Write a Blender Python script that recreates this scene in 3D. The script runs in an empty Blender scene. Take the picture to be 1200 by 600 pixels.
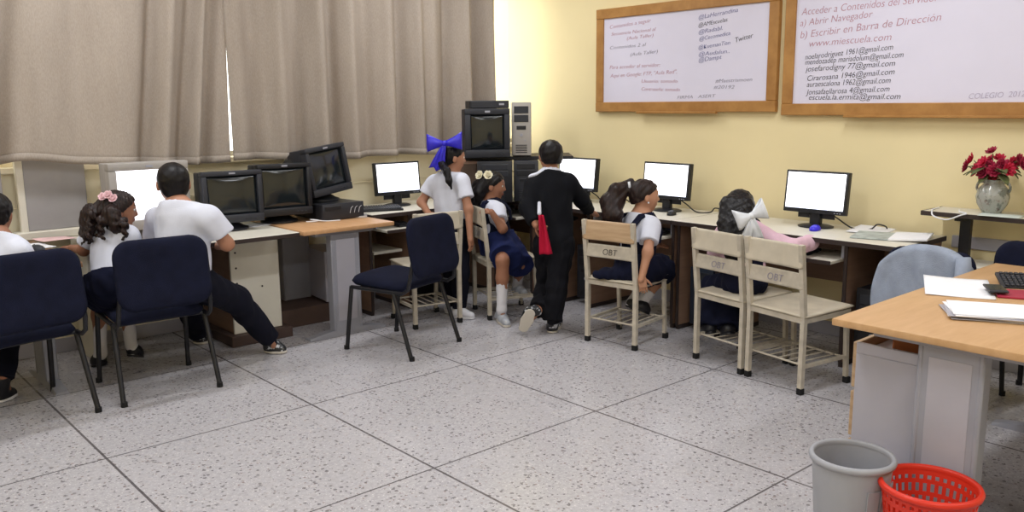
import bpy, bmesh, math, random
import numpy as np
from mathutils import Vector, Matrix
random.seed(7)
SC = bpy.context.scene
COL = SC.collection
PI = math.pi
def R(a): return math.radians(a)

# ------------------------------------------------------------------ camera (solved from the floor joints)
FPX, YAW, PITCH, ROLL = 998.9, 0.84687, 0.17654, -0.0090
CAM = Vector((-1.0, -3.834, 1.518))
cf = Vector((math.cos(YAW) * math.cos(PITCH), math.sin(YAW) * math.cos(PITCH), -math.sin(PITCH)))
cr0 = Vector((math.sin(YAW), -math.cos(YAW), 0)); cu0 = cr0.cross(cf)
cr = cr0 * math.cos(ROLL) + cu0 * math.sin(ROLL); cu = cu0 * math.cos(ROLL) - cr0 * math.sin(ROLL)
cam_data = bpy.data.cameras.new('camera'); cam = bpy.data.objects.new('camera', cam_data); COL.objects.link(cam)
m = Matrix.Identity(4)
for i in range(3):
    m[i][0], m[i][1], m[i][2], m[i][3] = cr[i], cu[i], -cf[i], CAM[i]
cam.matrix_world = m
cam_data.sensor_width = 36; cam_data.lens = FPX / 1200 * 36; cam_data.clip_start = .05
SC.camera = cam
# measured places: a point of the photograph on a plane of known height / wall, or at a known distance
def ray(px, py): return cf * FPX + cr * (px - 600) - cu * (py - 300)
def onz(px, py, z=0):
    d = ray(px, py); return CAM + d * ((z - CAM.z) / d.z)
def onx(px, py, x):
    d = ray(px, py); return CAM + d * ((x - CAM.x) / d.x)
def at(px, py, dep): return CAM + ray(px, py) * (dep / FPX)
VH = Vector((math.cos(YAW), math.sin(YAW), 0)); RH = Vector((math.sin(YAW), -math.cos(YAW), 0)); UP = Vector((0, 0, 1))

# ------------------------------------------------------------------ materials
def lin(c):
    c = c / 255.
    return c / 12.92 if c <= .04045 else ((c + .055) / 1.055) ** 2.4
def rgb(h):
    if isinstance(h, str):
        h = h.lstrip('#'); h = tuple(int(h[i:i + 2], 16) for i in (0, 2, 4))
    return (lin(h[0]), lin(h[1]), lin(h[2]), 1)
class NT:
    def __init__(s, name):
        s.m = bpy.data.materials.new(name); s.m.use_nodes = True; s.t = s.m.node_tree; s.t.nodes.clear()
        s.out = s.n('ShaderNodeOutputMaterial'); s.b = s.n('ShaderNodeBsdfPrincipled'); s.l(s.b.outputs[0], s.out.inputs[0])
    def n(s, ty, **k):
        o = s.t.nodes.new(ty)
        for a, b in k.items(): setattr(o, a, b)
        return o
    def l(s, a, b): s.t.links.new(a, b)
    def coord(s, scale=(1, 1, 1), which='Object'):
        tc = s.n('ShaderNodeTexCoord'); mp = s.n('ShaderNodeMapping'); mp.inputs['Scale'].default_value = scale
        s.l(tc.outputs[which], mp.inputs[0]); return mp.outputs[0]
    def noise(s, v, scale, detail=3, rough=.5):
        o = s.n('ShaderNodeTexNoise'); o.inputs['Scale'].default_value = scale; o.inputs['Detail'].default_value = detail
        o.inputs['Roughness'].default_value = rough; s.l(v, o.inputs['Vector']); return o.outputs[0]
    def ramp(s, fac, stops):
        o = s.n('ShaderNodeValToRGB'); e = o.color_ramp.elements
        while len(e) < len(stops): e.new(.5)
        for q, (p, c) in zip(e, stops): q.position = p; q.color = c
        s.l(fac, o.inputs[0]); return o.outputs[0]
    def mix(s, fac, a, b, mode='MIX'):
        o = s.n('ShaderNodeMix', data_type='RGBA', blend_type=mode)
        for sock, v in ((o.inputs[0], fac), (o.inputs[6], a), (o.inputs[7], b)):
            if hasattr(v, 'is_linked'): s.l(v, sock)
            else: sock.default_value = v
        return o.outputs[2]
    def math(s, op, a, b=0, c=0):
        o = s.n('ShaderNodeMath', operation=op)
        for sock, v in zip(o.inputs, (a, b, c)):
            if hasattr(v, 'is_linked'): s.l(v, sock)
            else: sock.default_value = v
        return o.outputs[0]
    def bump(s, h, strength=.2, dist=.01):
        o = s.n('ShaderNodeBump'); o.inputs['Strength'].default_value = strength; o.inputs['Distance'].default_value = dist
        s.l(h, o.inputs['Height']); s.l(o.outputs[0], s.b.inputs['Normal'])
_M = {}
def mat(name, c, rough=.6, var=.12, vs=6, bump=0, bs=60, metal=0, spec=.4, sc=(1, 1, 1), emit=0):
    if name in _M: return _M[name]
    t = NT(name); c = rgb(c); v = t.coord(sc)
    dk = tuple(x * (1 - var) for x in c[:3]) + (1,); lt = tuple(min(1, x * (1 + var)) for x in c[:3]) + (1,)
    t.l(t.ramp(t.noise(v, vs, 4), [(.3, dk), (.7, lt)]), t.b.inputs['Base Color'])
    t.b.inputs['Roughness'].default_value = rough; t.b.inputs['Metallic'].default_value = metal
    t.b.inputs['Specular IOR Level'].default_value = spec
    if bump: t.bump(t.noise(v, bs, 3), bump, .004)
    if emit:
        t.b.inputs['Emission Color'].default_value = c; t.b.inputs['Emission Strength'].default_value = emit
    _M[name] = t.m; return t.m
def wood(name, c1, c2, rough=.45, sc=(3, 30, 30)):
    if name in _M: return _M[name]
    t = NT(name); v = t.coord(sc)
    a = t.noise(v, 1.2, 5, .6)
    t.l(t.ramp(a, [(.3, rgb(c1)), (.7, rgb(c2))]), t.b.inputs['Base Color'])
    t.b.inputs['Roughness'].default_value = rough; t.bump(a, .05, .002)
    _M[name] = t.m; return t.m
def cloth(name, c, var=.15, bump=.35, bs=260, rough=.9, sheen=.0):
    return mat(name, c, rough, var, 14, bump, bs, spec=.15)

# ------------------------------------------------------------------ mesh collector
class MB:
    def __init__(s): s.bm = bmesh.new()
    def _xf(s, vs, M):
        if M is not None: bmesh.ops.transform(s.bm, matrix=M, verts=vs)
    def box(s, x0, x1, y0, y1, z0, z1, bev=.002, M=None, seg=1, mi=0):
        mm = Matrix.Translation(((x0 + x1) / 2, (y0 + y1) / 2, (z0 + z1) / 2)) @ Matrix.Diagonal((abs(x1 - x0), abs(y1 - y0), abs(z1 - z0), 1))
        r = bmesh.ops.create_cube(s.bm, size=1, matrix=mm); vs = r['verts']
        fs = set(f for v in vs for f in v.link_faces)
        for f in fs: f.material_index = mi
        if bev:
            es = list(set(e for v in vs for e in v.link_edges))
            q = bmesh.ops.bevel(s.bm, geom=es, offset=bev, segments=seg, affect='EDGES', profile=.5)
            vs = list(set(v for f in q['faces'] for v in f.verts) | set(v for v in vs if v.is_valid))
            fs2 = set(f for v in vs for f in v.link_faces)
            for f in fs2: f.material_index = mi
        s._xf(vs, M); return s
    def tube(s, pts, r, n=10, rz=None, cap=True, mi=0):
        pts = [Vector(p) for p in pts]; rings = []
        rr = r if isinstance(r, (list, tuple)) else [r] * len(pts)
        prev = None
        for i, p in enumerate(pts):
            d = (pts[min(i + 1, len(pts) - 1)] - pts[max(i - 1, 0)]).normalized()
            if prev is None:
                a = d.orthogonal().normalized() if rz is None else (Vector(rz) - d * d.dot(Vector(rz))).normalized()
            else: a = (prev - d * d.dot(prev)).normalized()
            prev = a; b = d.cross(a)
            rings.append([s.bm.verts.new(p + a * (math.cos(2 * PI * k / n) * rr[i]) + b * (math.sin(2 * PI * k / n) * rr[i])) for k in range(n)])
        for u, w in zip(rings, rings[1:]):
            for k in range(n):
                f = s.bm.faces.new((u[k], u[(k + 1) % n], w[(k + 1) % n], w[k])); f.material_index = mi
        if cap:
            s.bm.faces.new(rings[0][::-1]).material_index = mi; s.bm.faces.new(rings[-1]).material_index = mi
        return s
    def bar(s, a, b, w, t, rz=(0, 0, 1), mi=0, w2=None, t2=None):
        """a square bar from a to b, w wide across rz x dir, t thick along rz"""
        a, b = Vector(a), Vector(b); d = (b - a).normalized(); z = Vector(rz); z = (z - d * d.dot(z))
        if z.length < 1e-4: z = d.orthogonal()
        z.normalize(); x = d.cross(z)
        q = []
        for p, ww, tt in ((a, w, t), (b, w2 or w, t2 or t)):
            q.append([s.bm.verts.new(p + x * (sx * ww / 2) + z * (sz * tt / 2)) for sx, sz in ((-1, -1), (1, -1), (1, 1), (-1, 1))])
        for k in range(4): s.bm.faces.new((q[0][k], q[0][(k + 1) % 4], q[1][(k + 1) % 4], q[1][k])).material_index = mi
        s.bm.faces.new(q[0][::-1]).material_index = mi; s.bm.faces.new(q[1]).material_index = mi
        return s
    def lathe(s, prof, c=(0, 0, 0), n=32, M=None, sy=1):
        rings = []; allv = []
        for r, z in prof:
            ring = [s.bm.verts.new((c[0] + math.cos(2 * PI * k / n) * r, c[1] + math.sin(2 * PI * k / n) * r * sy, c[2] + z)) for k in range(n)]
            rings.append(ring); allv += ring
        for u, w in zip(rings, rings[1:]):
            for k in range(n): s.bm.faces.new((u[k], u[(k + 1) % n], w[(k + 1) % n], w[k]))
        s._xf(allv, M); return s
    def prism(s, poly, z0, z1, M=None, mi=0):
        lo = [s.bm.verts.new((x, y, z0)) for x, y in poly]; hi = [s.bm.verts.new((x, y, z1)) for x, y in poly]
        n = len(poly)
        for k in range(n): s.bm.faces.new((lo[k], lo[(k + 1) % n], hi[(k + 1) % n], hi[k])).material_index = mi
        s.bm.faces.new(lo[::-1]).material_index = mi; s.bm.faces.new(hi).material_index = mi
        s._xf(lo + hi, M); return s
    def frustum(s, a, b, mi=0):
        """loft between two 4-point loops"""
        A = [s.bm.verts.new(p) for p in a]; B = [s.bm.verts.new(p) for p in b]
        for k in range(4): s.bm.faces.new((A[k], A[(k + 1) % 4], B[(k + 1) % 4], B[k])).material_index = mi
        s.bm.faces.new(A[::-1]).material_index = mi; s.bm.faces.new(B).material_index = mi
        return s
    def cushion(s, w, d, h, cr_=.08, M=None, n=18, fn=None, p=6.):
        """a padded slab, rounded outline with corner radius cr_, crowned faces; fn bends the points"""
        hx, hy = w / 2, d / 2; grid = {}; allv = []
        for side in (0, 1):
            for i in range(n + 1):
                for j in range(n + 1):
                    u, v = -1 + 2 * i / n, -1 + 2 * j / n
                    u = math.sin(u * PI / 2) * .4 + u * .6; v = math.sin(v * PI / 2) * .4 + v * .6
                    e = max(abs(u), abs(v))
                    if e > .999 and side == 1: grid[1, i, j] = grid[0, i, j]; continue
                    x, y = u * hx, v * hy
                    ix = max(-(hx - cr_), min(hx - cr_, x)); iy = max(-(hy - cr_), min(hy - cr_, y))
                    dx, dy = x - ix, y - iy
                    L = math.hypot(dx, dy); mxx = max(abs(dx), abs(dy))
                    if L > 1e-9: x, y = ix + dx / L * mxx, iy + dy / L * mxx
                    t = h / 2 * max(0, 1 - e ** p) ** .5
                    z = t if side == 0 else -t
                    q = Vector((x, y, z))
                    if fn: q = Vector(fn(q))
                    grid[side, i, j] = s.bm.verts.new(q); allv.append(grid[side, i, j])
        for side in (0, 1):
            for i in range(n):
                for j in range(n):
                    f = [grid[side, i, j], grid[side, i + 1, j], grid[side, i + 1, j + 1], grid[side, i, j + 1]]
                    s.bm.faces.new(f if side == 0 else f[::-1])
        s._xf(allv, M); return s
    def sheet(s, fn, nu, nv, thick=0):
        """a surface fn(u,v) given real thickness along its normals"""
        g = [[s.bm.verts.new(fn(i / nu, j / nv)) for j in range(nv + 1)] for i in range(nu + 1)]
        fs = [s.bm.faces.new((g[i][j], g[i + 1][j], g[i + 1][j + 1], g[i][j + 1])) for i in range(nu) for j in range(nv)]
        if thick:
            s.bm.normal_update(); bmesh.ops.solidify(s.bm, geom=fs, thickness=thick)
        return s
    def ell(s, c, r, M=None, n=16, mi=0):
        q = bmesh.ops.create_uvsphere(s.bm, u_segments=n, v_segments=max(6, n // 2), radius=1)
        T = Matrix.Translation(c) @ (M or Matrix.Identity(4)) @ Matrix.Diagonal((r[0], r[1], r[2], 1))
        bmesh.ops.transform(s.bm, matrix=T, verts=q['verts'])
        for v in q['verts']:
            for f in v.link_faces: f.material_index = mi
        return s
    def done(s, name, mats, parent=None, smooth=False, loc=None, rz=None):
        bmesh.ops.recalc_face_normals(s.bm, faces=s.bm.faces)
        me = bpy.data.meshes.new(name); s.bm.to_mesh(me); s.bm.free()
        return link(name, me, mats, parent, smooth, loc, rz)
def link(name, me, mats, parent=None, smooth=False, loc=None, rz=None):
    o = bpy.data.objects.new(name, me); COL.objects.link(o)
    for q in (mats if isinstance(mats, (list, tuple)) else [mats]): me.materials.append(q)
    if smooth:
        me.polygons.foreach_set('use_smooth', [True] * len(me.polygons))
        if smooth != 'all':
            try: me.set_sharp_from_angle(angle=R(40))
            except Exception: pass
    if parent is not None: o.parent = parent
    if loc is not None: o.location = loc
    if rz is not None: o.rotation_euler = (0, 0, rz)
    return o
def thing(name, label, cat, loc=(0, 0, 0), rz=0, group=None):
    o = bpy.data.objects.new(name, None); COL.objects.link(o); o.empty_display_size = .1
    o.location = loc; o.rotation_euler = (0, 0, rz)
    return tag(o, label, cat, group)
def tag(o, label, cat=None, group=None):
    o['label'] = label
    if cat: o['category'] = cat
    if group: o['group'] = group
    return o
def struct(o): o['kind'] = 'structure'; return o
def dup(o, loc=None, rz=None, label=None, group=None, parent=None):
    c = o.copy(); COL.objects.link(c)
    if parent is not None: c.parent = parent
    for ch in list(o.children): dup(ch, parent=c)
    if loc is not None: c.location = loc
    if rz is not None: c.rotation_euler = (0, 0, rz)
    if label: c['label'] = label
    if group: c['group'] = group
    return c

# ------------------------------------------------------------------ palette
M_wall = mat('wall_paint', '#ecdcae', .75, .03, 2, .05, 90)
M_wall_daylit = mat('wall_paint_daylit', '#faf0d2', .75, .03, 2, .05, 90)  # paler copy of the wall paint, daylight below the curtains put into its colour
M_white_ceiling = mat('ceiling_paint', '#e8e6e0', .85, .02)
M_navy = cloth('navy_upholstery', '#15182b', .18, .5, 320)
M_black_metal = mat('black_metal', '#17171c', .4, .1)
M_black_plastic = mat('black_plastic', '#202126', .42, .1)
M_dark_plastic = mat('charcoal_plastic', '#2b2d34', .45, .1)
M_cream_paint = mat('chipped_cream_paint', '#beb5a5', .5, .16, 16, .1, 40)
M_cream_ply = mat('cream_plywood', '#c2b8a5', .55, .12, 9)
M_brown_ply = wood('brown_plywood', '#a98a68', '#c3a684')
M_laminate = mat('cream_laminate', '#d9d4c6', .4, .05, 5)
M_lamgrey = mat('pale_grey_laminate', '#aeacb6', .45, .05, 5)
M_edge = mat('dark_edge_band', '#352a28', .5)
M_brownpanel = wood('brown_panel', '#806352', '#957660', .6, (2, 2, 20))
M_beechtop = wood('beech_desk_top', '#c09266', '#cda176', .42, (4, 25, 25))
M_beechtop2 = wood('beech_teacher_top', '#bd9466', '#caa275', .42, (4, 25, 25))
M_greymetal = mat('grey_painted_metal', '#9a9ba5', .45, .06)
M_beige_plastic = mat('beige_grey_plastic', '#a39e99', .55, .05)
M_greyboard = mat('grey_board', '#9a9797', .7, .06)
M_offscreen = mat('dark_crt_glass', '#1b2125', .12, .1, 3, spec=.7)
M_screen = None
def make_screen():
    t = NT('lit_screen'); v = t.coord((1, 1, 1), 'Generated')
    sp = t.n('ShaderNodeSeparateXYZ'); t.l(v, sp.inputs[0])
    bar = t.math('LESS_THAN', sp.outputs[2], .055)
    n = t.n('ShaderNodeTexNoise'); n.inputs['Scale'].default_value = 30; t.l(v, n.inputs['Vector'])
    col = t.mix(bar, rgb('#fbfaff'), t.ramp(n.outputs[0], [(.4, rgb('#c9d2ea')), (.6, rgb('#eef0f8'))]))
    t.b.inputs['Base Color'].default_value = (.02, .02, .02, 1); t.b.inputs['Roughness'].default_value = .25
    t.l(col, t.b.inputs['Emission Color']); t.b.inputs['Emission Strength'].default_value = 2.6
    return t.m
M_screen = make_screen()
M_paper = mat('paper', '#eeeef2', .8, .03, 20)
M_rubber = mat('black_rubber', '#141416', .8)
# ================================================================== the room
XW, YW, XL, YB, ZC = 4.18, 1.95, -3.2, -6.2, 3.05
def make_floor():
    t = NT('terrazzo_floor'); tc = t.n('ShaderNodeTexCoord'); v = tc.outputs['Object']
    base = t.ramp(t.noise(v, 1.3, 4), [(.3, rgb('#aca9ac')), (.7, rgb('#b9b6ba'))])
    mot = t.ramp(t.noise(v, 55, 4, .7), [(.35, rgb('#9d9a9e')), (.6, rgb('#c3c0c4'))])
    col = t.mix(.5, base, mot)
    for sc, thr, c, wob in ((34, .27, '#5a5557', 1), (52, .25, '#4a4649', 1), (60, .22, '#d6d2d2', 1), (38, .2, '#86706a', 1), (105, .24, '#e6e3e4', 1)):
        vo = t.n('ShaderNodeTexVoronoi'); vo.inputs['Scale'].default_value = sc
        dis = t.n('ShaderNodeVectorMath', operation='ADD'); nz = t.n('ShaderNodeTexNoise'); nz.inputs['Scale'].default_value = 120
        sb = t.n('ShaderNodeVectorMath', operation='SCALE'); sb.inputs['Scale'].default_value = .012
        t.l(v, nz.inputs['Vector']); t.l(nz.outputs['Color'], sb.inputs[0]); t.l(v, dis.inputs[0]); t.l(sb.outputs[0], dis.inputs[1])
        t.l(dis.outputs[0], vo.inputs['Vector'])
        sel = t.n('ShaderNodeSeparateColor'); t.l(vo.outputs['Color'], sel.inputs[0])
        keep = t.math('LESS_THAN', sel.outputs[0], .40)
        chip = t.math('MULTIPLY', t.math('LESS_THAN', vo.outputs['Distance'], thr), keep)
        col = t.mix(t.math('MULTIPLY', chip, .7), col, rgb(c))
    sp = t.n('ShaderNodeSeparateXYZ'); t.l(v, sp.inputs[0])
    def joint(s, period, w):
        q = t.math('DIVIDE', s, period); fr = t.math('FRACT', t.math('ADD', q, .5))
        return t.math('LESS_THAN', t.math('ABSOLUTE', t.math('SUBTRACT', fr, .5)), w / period)
    jx = joint(sp.outputs[0], 1.0, .0055); jy = joint(sp.outputs[1], 1.0604, .0045)
    col = t.mix(t.math('MULTIPLY', t.math('MAXIMUM', jx, jy), .85), col, rgb('#4a4446'))
    t.l(col, t.b.inputs['Base Color'])
    t.l(t.ramp(t.noise(v, 3, 4), [(.3, (.20,) * 3 + (1,)), (.7, (.32,) * 3 + (1,))]), t.b.inputs['Roughness'])
    t.b.inputs['Specular IOR Level'].default_value = .45
    return t.m
struct(MB().box(XL - .1, XW + .1, YB - .1, YW + .3, -.1, 0, 0).done('floor', make_floor()))
struct(MB().box(XL - .1, XW + .1, YB - .1, YW + .3, ZC, ZC + .1, 0).done('ceiling', M_white_ceiling))
struct(MB().box(XW, XW + .15, YB - .1, YW + .3, 0, ZC, 0).done('wall_right', M_wall))
struct(MB().box(XL - .15, XL, YB - .1, YW + .3, 0, ZC, 0).done('wall_left', M_wall))
# window wall: a low wall under a long window band
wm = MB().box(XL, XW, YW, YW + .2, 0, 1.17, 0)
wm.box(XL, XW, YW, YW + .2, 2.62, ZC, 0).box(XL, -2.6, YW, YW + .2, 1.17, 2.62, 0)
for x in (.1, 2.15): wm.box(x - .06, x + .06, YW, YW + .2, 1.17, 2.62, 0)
struct(wm.done('wall_back', M_wall_daylit))
pm = MB()
for z in (.93,): pm.box(XL, XW, YW - .008, YW + .01, z - .010, z, .003)
for x in (-.75, .02, 2.9): pm.box(x - .02, x + .02, YW - .006, YW + .01, .3, 1.13, .002)
struct(pm.done('trim_1', M_wall_daylit))
struct(MB().box(XL, XW, YW - .05, YW + .2, 1.135, 1.175, .006).done('trim_2', mat('window_sill_paint', '#f4ead0', .5, .03)))
M_glass = None
def make_glass():
    t = NT('window_glass'); g = t.n('ShaderNodeBsdfGlossy'); g.inputs['Roughness'].default_value = .05
    tr = t.n('ShaderNodeBsdfTransparent'); tr.inputs[0].default_value = (.95, .97, .97, 1); mx = t.n('ShaderNodeMixShader'); mx.inputs[0].default_value = .06
    t.l(tr.outputs[0], mx.inputs[1]); t.l(g.outputs[0], mx.inputs[2]); t.l(mx.outputs[0], t.out.inputs[0]); return t.m
M_glass = make_glass()
M_alu = mat('aluminium_frame', '#b9b7b0', .4, .05, metal=.6)
def window(name, x0, x1, y, z0, z1, nx):
    f = MB()
    for z in (z0, z1 - .04): f.box(x0, x1, y - .03, y + .03, z, z + .04, .003)
    for k in range(nx + 1):
        x = x0 + (x1 - x0) * k / nx; x = min(max(x, x0 + .02), x1 - .02); f.box(x - .02, x + .02, y - .029, y + .029, z0, z1, .003)
    o = struct(f.done(name, M_alu))
    MB().box(x0 + .01, x1 - .01, y - .004, y + .004, z0 + .01, z1 - .01, 0).done('window_pane', M_glass, o)
window('window_1', -2.6, .04, YW + .1, 1.17, 2.62, 3)
window('window_2', .16, 2.09, YW + .1, 1.17, 2.62, 2)
window('window_3', 2.21, XW + .08, YW + .1, 1.17, 2.62, 2)
struct(MB().box(XL, XW, YB - .2, YB, 0, ZC, 0).done('wall_front', M_wall))

# curtains
def make_curtain_mat():
    t = NT('taupe_curtain'); v = t.coord((1, 1, 1))
    n1 = t.noise(t.coord((6, 6, 1.2)), 1.5, 4); n2 = t.noise(t.coord((220, 220, 60)), 1, 2)
    a = t.ramp(n1, [(.3, rgb('#aea398')), (.7, rgb('#bbb0a5'))]); b = t.mix(.18, a, t.ramp(n2, [(.35, rgb('#7d7064')), (.65, rgb('#c7bcb0'))]))
    d = t.n('ShaderNodeBsdfDiffuse'); tl = t.n('ShaderNodeBsdfTranslucent'); mx = t.n('ShaderNodeMixShader'); mx.inputs[0].default_value = .20
    t.l(b, d.inputs[0]); tl.inputs[0].default_value = rgb('#a8937c'); t.l(d.outputs[0], mx.inputs[1]); t.l(tl.outputs[0], mx.inputs[2]); t.l(mx.outputs[0], t.out.inputs[0])
    return t.m
M_curtain = make_curtain_mat()
def sm(a, b, x): x = max(0, min(1, (x - a) / (b - a))); return x * x * (3 - 2 * x)
def curtain(x0, x1, folds, hem, label, wob, lean=0, deep=.03):
    """folds: list of (x, depth, width) ridges; hem: function of x -> z"""
    nz = 26; nx = int((x1 - x0) * 95)
    def fn(u, v):
        x = x0 + (x1 - x0) * u; zb = hem(x); z = zb + (2.86 - zb) * v
        o = 0
        for fx, dp, w in folds:
            xx = (x - fx - lean * (1 - v) * .1) / w; o += 1.9 * dp * math.exp(-xx * xx) * (.6 + .4 * (1 - v))
        o += wob * math.sin(x * 17 + math.sin(v * 3) * .5) * (.5 + .5 * v) + wob * .6 * math.sin(x * 41 + 1.3 + v)
        return Vector((x + lean * (1 - v) * .03, YW - .17 - o, z))
    root = thing('curtain', label, 'curtain', group='taupe window curtains')
    MB().sheet(fn, nx, nz, .004).done('curtain_fabric', M_curtain, root, 'all')
    MB().sheet(lambda u, v: fn(u, v * .028) - Vector((0, .0045, 0)), nx, 2, .004).done('hem', M_curtain, root, 'all')
    hk = MB()
    for k in range(int((x1 - x0) / .18)):
        x = x0 + .09 + k * .18; hk.box(x - .012, x + .012, YW - .18, YW - .13, 2.80, 2.88, .003)
    hk.done('curtain_hooks', M_alu, root)
hemL = lambda x: 1.165 + .02 * math.sin(x * 3.1 + .6) + .035 * sm(.55, .2, x) * sm(.0, .2, x) - .012 * sm(.3, -.3, x) - .05 * sm(-.1, -.5, x)
curtain(-2.45, 1.47, [(.12, .05, .06), (.24, -.045, .06), (.45, .02, .12), (-.3, .04, .1), (-.75, .05, .1), (.9, .02, .2), (1.07, -.05, .05), (1.17, .045, .05), (1.30, -.03, .04), (1.37, .05, .03), (1.46, -.03, .035)],
        hemL, 'taupe curtain of few broad folds hanging over the left computers', .004, lean=-1.6)
curtain(1.44, 3.80, [(1.5, .02, .06), (1.63, -.03, .05), (1.8, .045, .06), (1.98, -.04, .05), (2.12, .05, .055), (2.25, -.045, .05), (2.38, .045, .05), (2.55, -.03, .06), (2.7, .05, .06), (2.85, -.05, .05), (2.98, .05, .05), (3.14, .03, .06), (3.3, -.05, .05), (3.45, .06, .055), (3.6, -.05, .05), (3.70, .06, .05), (3.79, -.02, .03)],
        lambda x: 1.15 - .018 * (x - 1.42) + .01 * math.sin(x * 5), 'taupe pleated curtain reaching the room corner', .007)
r_ = MB().tube([(XL + .3, YW - .155, 2.9), (XW - .02, YW - .155, 2.9)], .014, 10)
tag(r_.done('curtain_rail', M_alu, None, True), 'long metal rail carrying the taupe curtains', 'curtain rail')

# ceiling lamps (out of the frame, above the room)
M_tube = mat('fluorescent_tube', '#f4f8ff', .3, 0, emit=5)
def lamp(x, y, label):
    t = thing('ceiling_light', label, 'ceiling light', (x, y, ZC), 0, 'fluorescent ceiling lights')
    MB().box(-.62, .62, -.11, .11, -.05, 0, .006).done('housing', M_lamgrey, t)
    for s in (-.05, .05): MB().tube([(-.6, s, -.07), (.6, s, -.07)], .016, 10).done('fluorescent_tube', M_tube, t, True)
    d = bpy.data.lights.new('lamp_light', 'AREA'); d.shape = 'RECTANGLE'; d.size = 1.2; d.size_y = .2; d.energy = LAMP_W; d.color = (.96, .975, 1)
    o = bpy.data.objects.new('lamp_light', d); COL.objects.link(o); o.parent = t; o.location = (0, 0, -.1)
LAMP_W = 26
lamps = [(x, y) for x in (-1.9, .4, 2.7) for y in (-4.3, -1.7, .85)]
for i, (x, y) in enumerate(lamps): lamp(x, y, 'twin tube fluorescent ceiling light above the classroom')
# daylight: overcast sky through the windows
w = bpy.data.worlds.new('world'); SC.world = w; w.use_nodes = True
bg = w.node_tree.nodes.get('Background') or w.node_tree.nodes.new('ShaderNodeBackground')
bg.inputs[0].default_value = (1, .97, .9, 1); bg.inputs[1].default_value = 5.0
# ================================================================== whiteboards
M_frame = wood('board_frame_wood', '#9c6c34', '#b98849', .5, (6, 6, 6))
M_board = mat('whiteboard_surface', '#dfdcee', .3, .02, 3)
def ink(n, c): return mat('ink_' + n, c, .6, 0)
INK = {'red': ink('red', '#bb8c9c'), 'black': ink('black', '#25222b'), 'blue': ink('blue', '#67689a'), 'grey': ink('grey', '#8a8698'), 'faint': ink('faint', '#b4abc4')}
def writing(name, txt, size, m_, parent, M, width=None, shear=.22, thin=-.0007, align='LEFT'):
    c = bpy.data.curves.new('t', 'FONT'); c.body = txt; c.size = size; c.shear = shear; c.offset = thin * size * 16; c.extrude = .0004; c.align_x = align; c.resolution_u = 3
    o = bpy.data.objects.new('t', c); COL.objects.link(o); bpy.context.view_layer.update()
    me = bpy.data.meshes.new_from_object(o.evaluated_get(bpy.context.evaluated_depsgraph_get())); me.name = name
    bpy.data.objects.remove(o); bpy.data.curves.remove(c)
    if width:
        xs = [v.co.x for v in me.vertices]; k = width / max(1e-4, max(xs) - min(xs))
        for v in me.vertices: v.co.x *= k
    w_ = link(name, me, m_, parent); w_.matrix_local = M; return w_
def whiteboard(y0, y1, z0, z1, label, lines, cross=True):
    fw = .075; yc = (y0 + y1) / 2
    t = thing('whiteboard', label, 'whiteboard', (XW, yc, z0), 0, 'wood framed whiteboards on the yellow wall')
    a, b = -(y1 - y0) / 2, (y1 - y0) / 2; h = z1 - z0
    fr = MB().box(-.045, -.002, a, b, 0, fw, .004).box(-.045, -.002, a, b, h - fw, h, .004)
    fr.box(-.043, -.003, a, a + fw, fw, h - fw, .004).box(-.043, -.003, b - fw, b, fw, h - fw, .004)
    fr.done('frame', M_frame, t)
    p = MB().box(-.028, -.004, a + fw - .004, b - fw + .004, fw - .004, h - fw + .004, 0).done('writing_surface', M_board, t)
    MB().box(-.075, -.045, a + .55 * 0 + .45, b - .45, -.012, .004, .003).done('pen_ledge', M_frame, t)
    for (txt, u, v, wd, sz, col, slope) in lines:
        M = Matrix(((0, 0, -1, 0), (-1, 0, 0, 0), (0, 1, 0, 0), (0, 0, 0, 1))) @ Matrix.Rotation(slope, 4, 'Z')
        writing('handwriting', txt, sz * .8, INK[col], p, Matrix.Translation((-.0292, b - fw - u, fw + v)) @ M, wd)
    return t
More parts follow.
